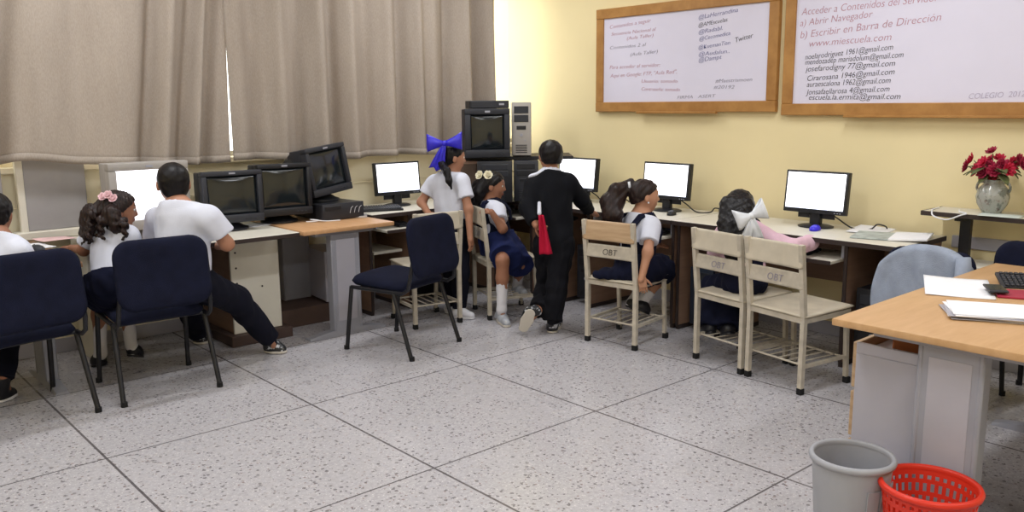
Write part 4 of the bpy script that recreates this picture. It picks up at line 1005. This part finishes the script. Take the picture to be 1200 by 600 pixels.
    def hand_prims(s, S, d, n, curl):
        q = s.sc * .84; w_ = s.J['wr' + S]; d = nrm(d); n = A_(n); n = nrm(n - d * (n @ d)); t = np.cross(d, n) * (1 if S == 'R' else -1)   # t points to the thumb side
        P = [cap(s.J['el' + S] + (w_ - s.J['el' + S]) * .75, w_, .024 * q, .0205 * q, .01), rbox(w_ + d * .040 * q, (.0225 * q, .031 * q, .004 * q), (t, d, n), .008 * q, .012)]
        for off, L in zip((.0235, .008, -.0075, -.0225), (.056, .064, .058, .044)):
            p = w_ + d * .070 * q + t * off * q; dd = nrm(d + t * off * 3.2); a = curl * .5
            for k, (fr, r0, r1) in enumerate(((.45, .0074, .0068), (.31, .0068, .0061), (.24, .0061, .0052))):
                e = p + (dd * math.cos(a) + n * math.sin(a)) * L * fr * q; P.append(cap(p, e, r0 * q, r1 * q, .003)); p = e; a += curl * .75
        p = w_ + d * .018 * q + t * .022 * q; dd = nrm(d * .75 + t * .75 + n * .25)
        for k, (L, r0, r1) in enumerate(((.030, .011, .0088), (.026, .0088, .0078), (.020, .0078, .006))):
            e = p + dd * L * q; P.append(cap(p, e, r0 * q, r1 * q, .004)); p = e; dd = nrm(dd + d * .25 + n * .2 * curl)
        return P
    def body(s, handL=None, handR=None):
        P = s.head_prims() + s.torso(-.004)
        for S in 'LR':
            P += s.arm(S, 0, 2, flat=False)
            J, q = s.J, s.sc; b, c = J['kn' + S], J['an' + S]; m_ = b + (c - b) * .35
            P += [cap(J['hip' + S], b, .064 * q, .046 * q, .03), cap(b, m_, .045 * q, .044 * q, .02), cap(m_, c, .044 * q, .028 * q, .02)]
            d = J['toe' + S] - J['heel' + S]; dn = nrm(d); uu = c - J['heel' + S]; uu = nrm(uu - dn * (uu @ dn)); P.append(cap(c, J['heel' + S] + d * .55 + uu * .034, .025 * q, .017 * q, .02))
        V, Q = mesh_sdf(P, .0048 * VX)
        for S, hd in (('L', handL), ('R', handR)):
            if hd is None: hd = (nrm(s.J['wr' + S] - s.J['el' + S]), s.front, .5)
            v2, q2 = mesh_sdf(s.hand_prims(S, *hd), .0024 * VX); Q = np.concatenate([Q, q2 + len(V)]); V = np.concatenate([V, v2])
        ctr = V[Q].mean(1); lipc = s.h(.37, -.28); d = ctr - lipc; H = s.H
        e = ((d @ s.hr) / (.10 * H)) ** 2 + ((d @ s.hu) / (.052 * H)) ** 2 + ((d @ s.hf) / (.09 * H)) ** 2
        o = np_mesh('body', V, Q, [s.skin, s.lips], s.root, s.base, (e < 1).astype(int))
        for r in (-1, 1):
            c = Vector(s.h(.345, .015, .142 * r) - s.base); Mr = Matrix((s.hr, s.hf, s.hu)).transposed().to_4x4()
            e_ = MB().ell(c, (.07 * H, .05 * H, .042 * H), Mr, 14).done('eye', M_eyew, s.root, 'all')
            MB().ell(c + Vector(s.hf) * .030 * H + Vector(s.hr) * (.012 * r * H), (.034 * H, .026 * H, .034 * H), Mr, 12).done('iris', M_iris, e_, 'all')
            MB().tube([Vector(s.h(.385, .125, .07 * r) - s.base), Vector(s.h(.375, .15, .14 * r) - s.base), Vector(s.h(.31, .125, .215 * r) - s.base)], [.008 * H, .014 * H, .006 * H], 8).done('eyebrow', M_hair, s.root, 'all')
        return o
    def shoe(s, S, m_, sole=M_sole, w=.036, high=.0, up=None, lace=True):
        J, q = s.J, s.sc; a, b = J['heel' + S], J['toe' + S]; d = nrm(b - a); u = nrm((UPv if up is None else A_(up)) - d * (d @ (UPv if up is None else A_(up)))); t = np.cross(d, u); w = w * q
        L = np.linalg.norm(b - a); ax = (t, d, u)
        cut = [(a + u * .016, -u)]
        P = [cap(a + d * w * .85 + u * .036, a + d * (L * .5) + u * .036, w * .84, w * .95, .02), cap(a + d * (L * .5) + u * .030, b - d * w * .8 + u * .022, w * .98, w * .82, .02),
             cap(a + d * w * .9 + u * .03, J['an' + S], w * .98, w * 1.0, .02, [(J['an' + S] + u * high, nrm(J['an' + S] - a - d * w))])]
        o = s.mk('shoe', P, m_, .005, cut)
        P = [cap(a + d * w * .85 + u * .0, a + d * (L * .5) + u * .0, w * .92, w * 1.02, .02), cap(a + d * (L * .5), b - d * w * .8, w * 1.03, w * .9, .02)]
        s.mk('sole', P, sole, .005, [(a + u * .002, -u), (a + u * .021, u)], parent=o)
        if lace:
            lm_ = MB()
            for k in range(3):
                c = a + d * (L * (.50 + .10 * k)) + u * (.036 + w * .98 - .014 * k - .003); lm_.tube([Vector(c - t * w * .5 - u * .006 - s.base), Vector(c + u * .003 - s.base), Vector(c + t * w * .5 - u * .006 - s.base)], .003, 6)
            lm_.done('laces', M_sole, o, 'all')
    def sock(s, S, m_, lo=.45):
        J, q = s.J, s.sc; b, c = J['kn' + S], J['an' + S]; e = b + (c - b) * lo; m_p = b + (c - b) * .35
        n = nrm(b - c); s.mk('sock', [cap(b + (c - b) * (lo - .15), c, .046 * q, .034 * q, .02, [(e, n)]), cap(c, J['heel' + S] + (J['toe' + S] - J['heel' + S]) * .35 + UPv * .03, .033 * q, .03 * q)], m_, .006, (), .0015, 90)
    def shirt(s, m_, hem=.98, sl=.55, inf=.012, amp=.004, name='shirt', collar=True, up=None):
        J = s.J; T = lambda t: J['neck'] + (J['pelvis'] - J['neck']) * t
        cuts = [(T(hem), -s.up), (T(-.03) , s.up)]
        P = s.torso(inf, wide=1.06) + [p for S in 'LR' for p in s.arm(S, inf + .003, sl)]
        # drop the neck opening lower in front
        o = s.mk(name, P, m_, .0065, [cuts[0]] + ([(J['neck'] + s.up * .012 + s.front * .0, nrm(s.up * .93 + s.front * .25))] if True else []), amp)
        if collar:
            n = J['neck']; ring = []
            for k in range(13):
                a = 2 * PI * k / 12; ring.append(n + s.side * math.cos(a) * .055 * s.sc + s.front * (math.sin(a) * .05 * s.sc + .004) + s.up * (.004 - .018 * math.sin(a)))
            s.mk('collar', [cap(ring[k], ring[k + 1], .011 * s.sc, None, .008) for k in range(12)], m_, .005)
        return o
    def trousers(s, m_, to=1.97, inf=.016, waist=.9, amp=.005, flare=.008):
        J = s.J; T = lambda t: J['neck'] + (J['pelvis'] - J['neck']) * t
        P = [ell(T(1.0), (.112 * s.sc + inf, .090 * s.sc + inf, .10 * s.sc + inf), (s.hipside, s.hipfront, s.up), .05)] + s.leg('L', inf, to, .03, flare) + s.leg('R', inf, to, .03, flare)
        return s.mk('trousers', P, m_, .0065, [(T(waist), s.up)], amp, 45)
    def skirt(s, m_, to=.95, inf=.035, waist=.72, amp=.006, extra=(), f=60):
        J = s.J; T = lambda t: J['neck'] + (J['pelvis'] - J['neck']) * t
        P = [ell(T(.98), (.112 * s.sc + inf, .092 * s.sc + inf, .11 * s.sc + inf * .7), (s.hipside, s.hipfront, s.up), .05), ell(T(.78), (.105 * s.sc + .02, .085 * s.sc + .02, .09), (s.hipside, s.hipfront, s.up), .05)]
        a, b = (J['hipL'] + J['hipR']) / 2, (J['knL'] + J['knR']) / 2; n = nrm(b - a); e = a + (b - a) * to
        for S in 'LR': P.append(cap(J['hip' + S], J['kn' + S] + n * .05, .066 * s.sc + inf, .05 * s.sc + inf, .07, [(e, n)]))
        P.append(cap(a, b, .06 * s.sc + inf * .6, .05 * s.sc + inf * .6, .07, [(e, n)])); P += list(extra)
        return s.mk('skirt', P, m_, .0065, [(T(waist), s.up)], amp, f)
    def pinafore_top(s, m_, straps=True, top=.36):
        T = lambda t: s.J['neck'] + (s.J['pelvis'] - s.J['neck']) * t
        s.mk('pinafore_bib', s.torso(.018, wide=1.05), m_, .0065, [(T(top), s.up), (T(.9), -s.up)], .003)
        if straps:
            q = s.sc
            for r in (-1, 1):
                o = s.side * r * .088 * q
                pts = [T(.5) + o * .9 + s.front * .108 * q, T(.28) + o * 1.0 + s.front * .112 * q, T(.12) + o * 1.05 + s.front * .088 * q, T(.03) + o * 1.05 + s.front * .03 * q + s.up * .030, T(.05) + o - s.front * .066 * q + s.up * .018, T(.2) + o * .85 - s.front * .112 * q, T(.45) + o * .45 - s.front * .114 * q]
                pts = [Vector(p - s.base) for p in pts]; b_ = MB()
                for k in range(len(pts) - 1):
                    b_.bar(pts[k], pts[k + 1] + (pts[k + 1] - pts[k]) * .06, .036 * q, .012, Vector(nrm(A_(pts[k] + pts[k + 1]) / 2 + s.base - T(.3))))
                b_.done('strap', m_, s.root)
    def hair_cap(s, m_, off=.035, nape=-.32, line=(.40, .30, .04, -.05), extra=(), amp=.0022, f=150, name='hair', back=0.):
        H = s.H; ax = (s.hr, s.hf, s.hu); h = s.h; f0, u0, f1, u1 = line
        dl = nrm(A_((f1 - f0, u1 - u0, 0)))[:2]; nn = A_((-dl[1], dl[0])); nn = nn if nn[0] > 0 else -nn     # (f,u) normal towards the face
        n3 = s.hf * nn[0] + s.hu * nn[1]; cuts = [(h(f0, u0), n3), (h(-.3, nape), -s.hu)]
        P = [ell(h(-.06, .10), ((.365 + off) * H, (.45 + off) * H, (.385 + off) * H), ax, .02, cuts), ell(h(-.16, -.10), ((.31 + off) * H, (.30 + off) * H, (.36 + off) * H), ax, .02, cuts)]
        return s.mk(name, P + list(extra), m_, .005, (), amp, f)
    def chain(s, pts, rs, k=.015, jig=0., seed=0):
        g = np.random.RandomState(seed); pts = [P3(p) for p in pts]
        if jig: pts = [p + g.normal(size=3) * jig for p in pts]
        return [cap(pts[i], pts[i + 1], rs[i], rs[i + 1], k) for i in range(len(pts) - 1)]
def bow(parent, base, c, right, up, out, L, hgt, wd, m_, tails=((-.35, -1.0), (.25, -.9)), tail_len=.1, name='hair_bow', label=None):
    """ribbon bow: two puffed loops, a knot and two tails; right/up span its plane, out faces the viewer of the bow"""
    c = Vector(c) - Vector(base); right, up, out = Vector(right).normalized(), Vector(up).normalized(), Vector(out).normalized()
    k = MB().ell(c + out * .006, (.016 * hgt / .05, .016, .018 * hgt / .05), Matrix((right, out, up)).transposed().to_4x4(), 12).done(name, m_, parent, 'all')
    if label: k['label'] = label
    for sgn in (-1, 1):
        def fn(u, v):
            a = math.sin(PI * u); x = L * a ** .8; o = wd * math.sin(2 * PI * u) * .55; y = (v - .5) * 2 * hgt * (.25 + .75 * a) + .004 * math.sin(v * 14) * a
            return c + right * (sgn * x) + out * (o + .004 + .01 * math.sin(v * PI)) + up * (y + .15 * hgt * a)
        MB().sheet(fn, 20, 10, .002).done('bow_loop', m_, k, 'all')
    for tx, ty in tails:
        d = (right * tx + up * ty).normalized(); q = d.cross(out)
        def fn(u, v): return c + d * (u * tail_len * (1 - .12 * abs(2 * v - 1) * (-1 if u > .9 else 0))) + q * ((v - .5) * (.022 + .04 * u)) + out * (.004 + .012 * math.sin(u * 3.2) + .004 * math.sin(v * 9 + u * 3))
        MB().sheet(fn, 12, 8, .002).done('bow_tail', m_, k, 'all')
    return k
def Rr(p, deg): return facing(deg)
M_bluebow = mat('blue_satin', '#2a22c8', .35, .15, 20, spec=.6); M_whitebow = mat('white_satin', '#dfe3ea', .35, .05, 20, spec=.6); M_flowerc = mat('cream_petals', '#e6dfc4', .6, .08, 30); M_pinkfl = mat('pink_petals', '#e6c0c6', .6, .08, 30)
def clip_flower(p, c, n, r, m_, seed=0):
    g = random.Random(seed); c = Vector(c) - Vector(p.base); M = Matrix.Translation(c) @ Vector(n).normalized().to_track_quat('Z', 'Y').to_matrix().to_4x4()
    f = MB()
    for ring, (cnt, rad, tl) in enumerate(((6, r, 15), (5, r * .75, 45), (4, r * .5, 70))):
        for k in range(cnt):
            Mk = M @ Matrix.Rotation(2 * PI * k / cnt + ring * .5, 4, 'Z') @ Matrix.Rotation(R(-tl), 4, 'Y')
            f.sheet(lambda u, v: Mk @ Vector((u * rad, (v - .5) * rad * 1.0 * math.sin(PI * min(1, .12 + u * .8)) ** .6, .25 * rad * u * u)), 5, 5, .002)
    return f.done('hair_flower', m_, p.root, 'all')

# ---- standing girl with the blue bow
D = Person('standing girl in white polo and navy trousers with a big blue bow', dict(
    head=(531, 184, 6.15), neck=(526, 205, 6.17), pelvis=(528, 264, 6.20), shR=(541, 213, 6.10), shL=(508, 214, 6.25), elR=(549, 245, 6.07), wrR=(551, 278, 6.05), elL=(494, 237, 6.26), wrL=(503, 252, 6.14),
    hipR=(535, 267, 6.17), hipL=(522, 267, 6.24), knR=(540, 320, 6.16), knL=(530, 319, 6.26), anR=(538, 363, 6.19), anL=(531, 361, 6.32), heelR=onz(531, 371.5), toeR=onz(556, 374), heelL=onz(522, 366), toeL=onz(546, 368.5),
    face=facing(18) + UPv * -.08), 1.0, 'a')
D.body(handL=(facing(10) * .9 - UPv * .2, facing(60), .7), handR=(-UPv + facing(0) * .1, facing(150), .45))
D.shirt(M_tee, .97, .6, .014); D.trousers(M_darkcloth, 1.96, .016, .86)
D.hair_cap(M_hair, .03, -.30, extra=D.chain([D.h(-.42, .12), D.h(-.52, -.12), (523, 200, 6.02), (526, 212, 6.0), (529, 221, 6.0)], [.03, .032, .028, .022, .008]))
for S in 'LR': D.shoe(S, M_shoe_white, M_shoe_white)
bow(D.root, D.base, at(521, 168, 6.05), A_(RH) * .95 + A_(UP) * .06, UP, -A_(VH), .125, .062, .045, M_bluebow, ((-.50, -1), (-.18, -1)), .185, label='large royal blue satin hair bow')
# ---- seated girl with cream flowers
E = Person('seated girl in navy pinafore with cream flowers in her hair, hand on her chair', dict(
    head=(578, 217, 6.2), neck=(574, 239, 6.24), pelvis=(584, 286, 6.22), shR=(583, 247, 6.12), shL=(571, 246, 6.35), elR=(589, 268, 6.0), wrR=(577, 250, 5.96), elL=(577, 270, 6.42), wrL=(594, 277, 6.3),
    hipR=(587, 288, 6.13), hipL=(583, 287, 6.29), knR=(589, 306, 5.92), knL=(609, 309, 6.12), anR=(588, 362, 5.98), anL=(606, 334, 6.36), heelR=onz(584.5, 374), toeR=onz(595, 384), heelL=(604, 345, 6.38), toeL=(616, 347, 6.22),
    face=facing(-6) + UPv * -.1), 1.0, 'b')
E.body(handR=(nrm(A_(at(566, 244, 6.0)) - E.J['wrR']), -UPv, .8), handL=(facing(-20), -UPv, .4))
E.shirt(M_tee, .8, .55, .012); E.pinafore_top(M_navycloth, True, .16)
E.skirt(M_blueskirt, .98, .042, .74, extra=[cap(at(590, 297, 6.02), at(608, 298, 6.16), .062, .06, .06), cap(at(586, 290, 6.14), at(604, 292, 6.24), .07, .06, .06)])
E.hair_cap(M_hair, .035, -.34, extra=E.chain([E.h(-.38, .1), E.h(-.52, -.1), E.h(-.52, -.45), E.h(-.50, -.85), E.h(-.42, -1.1)], [.04, .05, .052, .046, .014]) + E.chain([E.h(-.38, .1, .15), E.h(-.48, -.3, .2), E.h(-.45, -.75, .22)], [.035, .045, .02]))
E.sock('R', M_sock, .30); E.sock('L', M_sock, .3)
for S in 'LR': E.shoe(S, M_shoe_grey, M_sole)
clip_flower(E, E.h(-.18, .36, .28), E.hr * .8 + E.hu * .5 - A_(VH) * .3, .036, M_flowerc, 1); clip_flower(E, E.h(-.48, .32, .18), E.hr * .7 - E.hf * .5 + E.hu * .3, .036, M_flowerc, 2)
# ---- standing boy in black
F = Person('standing boy in black jacket leaning on the desk, red cloth at his pocket', dict(
    head=(645, 182, 5.76), neck=(646, 205, 5.74), pelvis=(649, 284, 5.72), shR=(667, 215, 5.70), shL=(626, 217, 5.76), elR=(682, 234, 5.82), wrR=(690, 247, 5.98), elL=(618, 244, 5.68), wrL=(627, 262, 5.60),
    hipR=(658, 287, 5.69), hipL=(640, 287, 5.75), knR=(652, 338, 5.66), knL=(640, 338, 5.88), anR=(648, 375, 5.68), anL=(630, 363, 5.66), heelR=onz(646, 391), toeR=onz(654, 379), heelL=(623, 363.5, 5.60), toeL=(612, 389, 5.66),
    face=facing(104) + UPv * -.12), 1.08, 'a')
F.body(handR=(facing(50) - UPv * .35, -UPv, .3), handL=(facing(10) - UPv * .6, facing(100), .6))
F.shirt(M_blackcloth, 1.14, 1.94, .018, .005, 'jacket', False); F.trousers(M_blacktrs, 2.0, .014, .9, .006, .014)
n_ = F.J['neck']; F.mk('shirt_collar', F.torso(.0235) + F.arm('L', .025, .6), M_tee, .005, [(n_ - F.side * .030, F.side), (n_ - F.up * .055, -F.up), (F.J['shL'] - F.side * .03, -F.side), (n_ - F.up * .062 - F.side * .08, nrm(-F.front * .9 - F.up * .8))])
F.mk('collar', [cap(n_ + F.side * math.cos(a) * .06 + F.front * math.sin(a) * .055 + F.up * (.016 - .016 * math.sin(a)), n_ + F.side * math.cos(a + .5) * .06 + F.front * math.sin(a + .5) * .055 + F.up * (.016 - .016 * math.sin(a + .5)), .013, None, .01) for a in np.arange(2.4, 8.2, .5)], M_tee, .005)
F.mk('shirt_tail', F.chain([(632, 238, 5.60), (632, 250, 5.57)], [.012, .014]), M_tee, .005)
F.hair_cap(M_hair, .04, -.30, amp=.0015)
F.sock('R', M_blacktrs, .7); F.shoe('R', M_sneak, M_sole); F.shoe('L', M_sneak, M_sole, up=nrm(A_(VH) * .9 + UPv * .35))
rc = Vector(at(634, 252, 5.555)) ; rc2 = Vector(at(640, 298, 5.555)); bs = Vector(F.base)
MB().sheet(lambda u, v: rc.lerp(rc2, u) - bs + RH * ((v - .5) * (.035 + .05 * u)) + VH * (-.012 * math.sin(v * 9 + u * 2)) , 14, 10, .004).done('hanging_cloth', cloth('red_cloth', '#b01a38', .1), F.root, 'all')
# ---- ponytail girl
G = Person('seated girl with a ponytail, white shirt and navy pinafore, looking right', dict(
    head=(756, 229, 5.40), neck=(750, 254, 5.42), pelvis=(746, 312, 5.44), shR=(763, 264, 5.33), shL=(737, 261, 5.53), elR=(759, 296, 5.24), wrR=(752, 325, 5.22), elL=(746, 288, 5.76), wrL=(768, 288, 5.84),
    hipR=(751, 315, 5.37), hipL=(741, 313, 5.50), knR=(776, 317, 5.60), knL=(768, 313, 5.76), anR=(752, 356, 5.58), anL=(741, 354, 5.72), heelR=(744, 362, 5.55), toeR=(760, 369, 5.58), heelL=(733, 359, 5.70), toeL=(749, 366, 5.72),
    face=facing(8) + UPv * -.04), 1.0, 'c')
G.body(handR=(-UPv + facing(0) * .15, facing(90), .4), handL=(facing(30), -UPv, .4))
G.shirt(M_tee, .82, .62, .012); G.pinafore_top(M_navycloth, True, .5)
G.skirt(M_navycloth, .9, .038, .74, extra=[cap(at(742, 322, 5.42), at(708, 319, 5.42), .055, .035, .05), cap(at(742, 322, 5.36), at(700, 322, 5.36), .045, .03, .05)])
pn = [(737, 216, 5.40), (724, 221, 5.40), (716, 237, 5.40), (719, 253, 5.38), (726, 266, 5.36)]
G.hair_cap(M_hairb, .03, -.28, line=(.37, .32, -.06, -.02), extra=sum([G.chain(pn, [.022, .042, .058, .05, .014], .012, .014, k) for k in range(5)], []), amp=.003)
tr = MB(); tr.tube([Vector(A_(at(737, 213, 5.37)) - G.base), Vector(A_(at(738, 219, 5.37)) - G.base), Vector(A_(at(737, 222, 5.40)) - G.base)], .008, 8); tr.done('hair_tie', M_whitebow, G.root, 'all')
MB().ell(Vector(G.h(-.0, -.19, .40) - G.base), (.006, .006, .006)).done('earring', M_whitebow, G.root, 'all')
G.sock('R', M_sock, .62); G.sock('L', M_sock, .62)
for S in 'LR': G.shoe(S, M_shoe_dark, M_shoe_dark)
# ---- girl in pink
H_ = Person('seated girl in pink sweater with a white bow on long black hair', dict(
    head=(867, 243, 5.02), neck=(868, 264, 5.00), pelvis=(872, 323, 4.97), shR=(890, 276, 4.92), shL=(848, 276, 5.08), elR=(929, 291, 4.82), wrR=(955, 283, 4.98), elL=(841, 298, 5.05), wrL=(850, 284, 5.28),
    hipR=(879, 326, 4.91), hipL=(866, 325, 5.03), knR=(860, 338, 5.20), knL=(838, 338, 5.24), anR=(854, 385, 5.10), anL=(832, 384, 5.16), heelR=(858, 392, 5.04), toeR=(847, 394, 5.16), heelL=(836, 391, 5.10), toeL=(825, 392, 5.22),
    face=facing(62) + UPv * -.15), 1.0, 'a')
H_.body(handR=(facing(40) * .9 + UPv * .1, -UPv, .5), handL=(facing(60), -UPv, .4))
H_.shirt(M_pinkcloth, .9, 1.93, .018, .004, 'sweater', True); H_.trousers(M_navycloth, 1.95, .034, .9, .007, .02); H_.pinafore_top(M_navycloth, True, .52)
hx = []
for k, (x0, x1) in enumerate(((853, 851), (858, 856), (864, 862), (869, 868), (875, 873))):
    hx += H_.chain([(x0, 240, 4.93), (x0 - 1, 262, 4.88), (x1, 285, 4.84), (x1 + 2, 306, 4.85)], [.05, .05, .04, .012], .02, .004, k)
H_.hair_cap(M_hair, .05, -.5, line=(.30, .30, .10, -.40), extra=hx, amp=.0025)
bow(H_.root, H_.base, at(880, 253, 4.745), A_(RH) * .92 + A_(UP) * .38, A_(UP) * .92 - A_(RH) * .38, -A_(VH), .088, .06, .045, M_whitebow, ((-.55, -.85), (-.05, -1)), .13, label='white satin hair bow')
for S in 'LR': H_.shoe(S, M_shoe_dark, M_shoe_dark)
# ---- child at the left edge
A = Person('child in white shirt seated at the left edge, seen from behind', dict(
    head=(-6, 250, 4.30), neck=(-6, 279, 4.26), pelvis=(-3, 350, 4.24), shR=(24, 296, 4.24), shL=(-34, 299, 4.30), elR=(34, 318, 4.42), wrR=(26, 300, 4.74), elL=(-42, 318, 4.5), wrL=(-30, 300, 4.8),
    hipR=(8, 353, 4.24), hipL=(-14, 355, 4.26), knR=(14, 350, 4.62), knL=(-16, 350, 4.66), anR=(3, 440, 4.42), anL=(-28, 440, 4.5), heelR=onz(-4, 473), toeR=onz(18, 463), heelL=onz(-36, 470), toeL=onz(-14, 462),
    face=facing(100) + UPv * -.2), 1.06, 'b')
A.body(handR=(facing(100), -UPv, .4), handL=(facing(80), -UPv, .4)); A.shirt(M_tee, .95, .7, .014); A.trousers(M_darkcloth, 2.04, .018, .88)
A.hair_cap(M_hair, .05, -.42, amp=.002)
for S in 'LR': A.shoe(S, M_shoe_dark, M_shoe_white)
# ---- curly haired girl
B = Person('seated girl with curly dark hair and a pink flower, in white shirt', dict(
    head=(140, 245, 4.68), neck=(131, 268, 4.70), pelvis=(132, 334, 4.62), shR=(151, 277, 4.62), shL=(108, 276, 4.80), elR=(157, 297, 4.77), wrR=(159, 286, 4.99), elL=(98, 293, 4.84), wrL=(84, 291, 4.98),
    hipR=(140, 338, 4.60), hipL=(123, 339, 4.68), knR=(145, 344, 4.98), knL=(116, 345, 5.0), anR=(154, 404, 5.12), anL=(118, 414, 5.06), heelR=(151, 418, 5.10), toeR=(166, 419, 5.20), heelL=onz(110, 431), toeL=onz(123, 425),
    face=facing(28) + UPv * -.12), 1.0, 'b')
B.body(handR=(facing(80), -UPv, .4), handL=(facing(150), -UPv, .3)); B.shirt(M_tee, .93, .6, .015); B.skirt(M_navycloth, .9, .04, .8, extra=[cap(at(128, 340, 4.62), at(107, 346, 4.72), .07, .05, .05)])
cx = []
g_ = np.random.RandomState(5)
for k in range(26):
    x = g_.uniform(96, 146); y = g_.uniform(240, 262); dp = g_.uniform(4.54, 4.72); ph = g_.uniform(0, 6); ln = g_.uniform(18, 34) * (1.0 if x < 118 else .9)
    x += (128 - x) * .25 * (1 if y < 248 else 0); pts = []
    for i in range(12):
        u = i / 11; pts.append((x + 2.6 * math.cos(ph + u * 15) - (3 if x < 115 else -1) * u, y + ln * u, dp + .012 * math.sin(ph + u * 15)))
    cx += B.chain(pts, list(np.linspace(.016, .007, 12)), .006)
cx += [cap(at(128, 243, 4.62), at(108, 252, 4.64), .045, .05, .03), cap(at(108, 252, 4.64), at(102, 270, 4.64), .05, .03, .03), cap(at(130, 250, 4.56), at(137, 268, 4.56), .045, .025, .03)]
B.hair_cap(M_hairb, .04, -.3, extra=cx, amp=.004, f=120)
for k, (x, y) in enumerate(((121, 231), (127, 229), (133, 233))): clip_flower(B, at(x, y, 4.575), A_(UP) * .7 - A_(VH), .026, M_pinkfl, k)
B.sock('R', M_sock, .05); B.sock('L', M_sock, .05)
for S in 'LR': B.shoe(S, M_shoe_dark, M_shoe_dark)
# ---- boy in the white tee
C = Person('boy in white tee with cropped hair, leg stretched out in a patterned sneaker', dict(
    head=(203, 214, 4.74), neck=(209, 241, 4.70), pelvis=(219, 328, 4.72), shR=(245, 257, 4.66), shL=(187, 258, 4.82), elR=(266, 286, 4.74), wrR=(256, 288, 5.0), elL=(181, 288, 4.94), wrL=(192, 283, 5.12),
    hipR=(233, 333, 4.68), hipL=(211, 332, 4.80), knR=(276, 351, 4.98), knL=(218, 346, 5.16), anR=(313, 393, 5.24), anL=(231, 386, 5.46), heelR=onz(311, 412), toeR=onz(335, 414), heelL=onz(229, 401), toeL=onz(243, 403),
    face=facing(118) + UPv * -.1), 1.18, 'a', .222)
C.body(handR=(facing(100), -UPv, .4), handL=(facing(80), -UPv, .4)); C.shirt(M_tee, 1.12, .62, .022, .005, 'tee_shirt'); C.trousers(M_darkcloth, 2.06, .018, .9, .006, .014)
C.hair_cap(M_hair, .025, -.36, amp=.0012)
C.sock('R', M_darkcloth, .7); C.sock('L', M_darkcloth, .7)
for S in 'LR': C.shoe(S, M_sneak, M_sole)
EXPOSURE = -.12
# ================================================================== finish
SC.view_settings.view_transform = 'Standard'; SC.view_settings.look = 'None'
SC.view_settings.exposure = EXPOSURE; SC.view_settings.gamma = 1
SC.view_settings.use_curve_mapping = False
SC.cycles.use_denoising = True
SC.cycles.max_bounces = 8; SC.cycles.diffuse_bounces = 4; SC.cycles.glossy_bounces = 3; SC.cycles.sample_clamp_indirect = 6
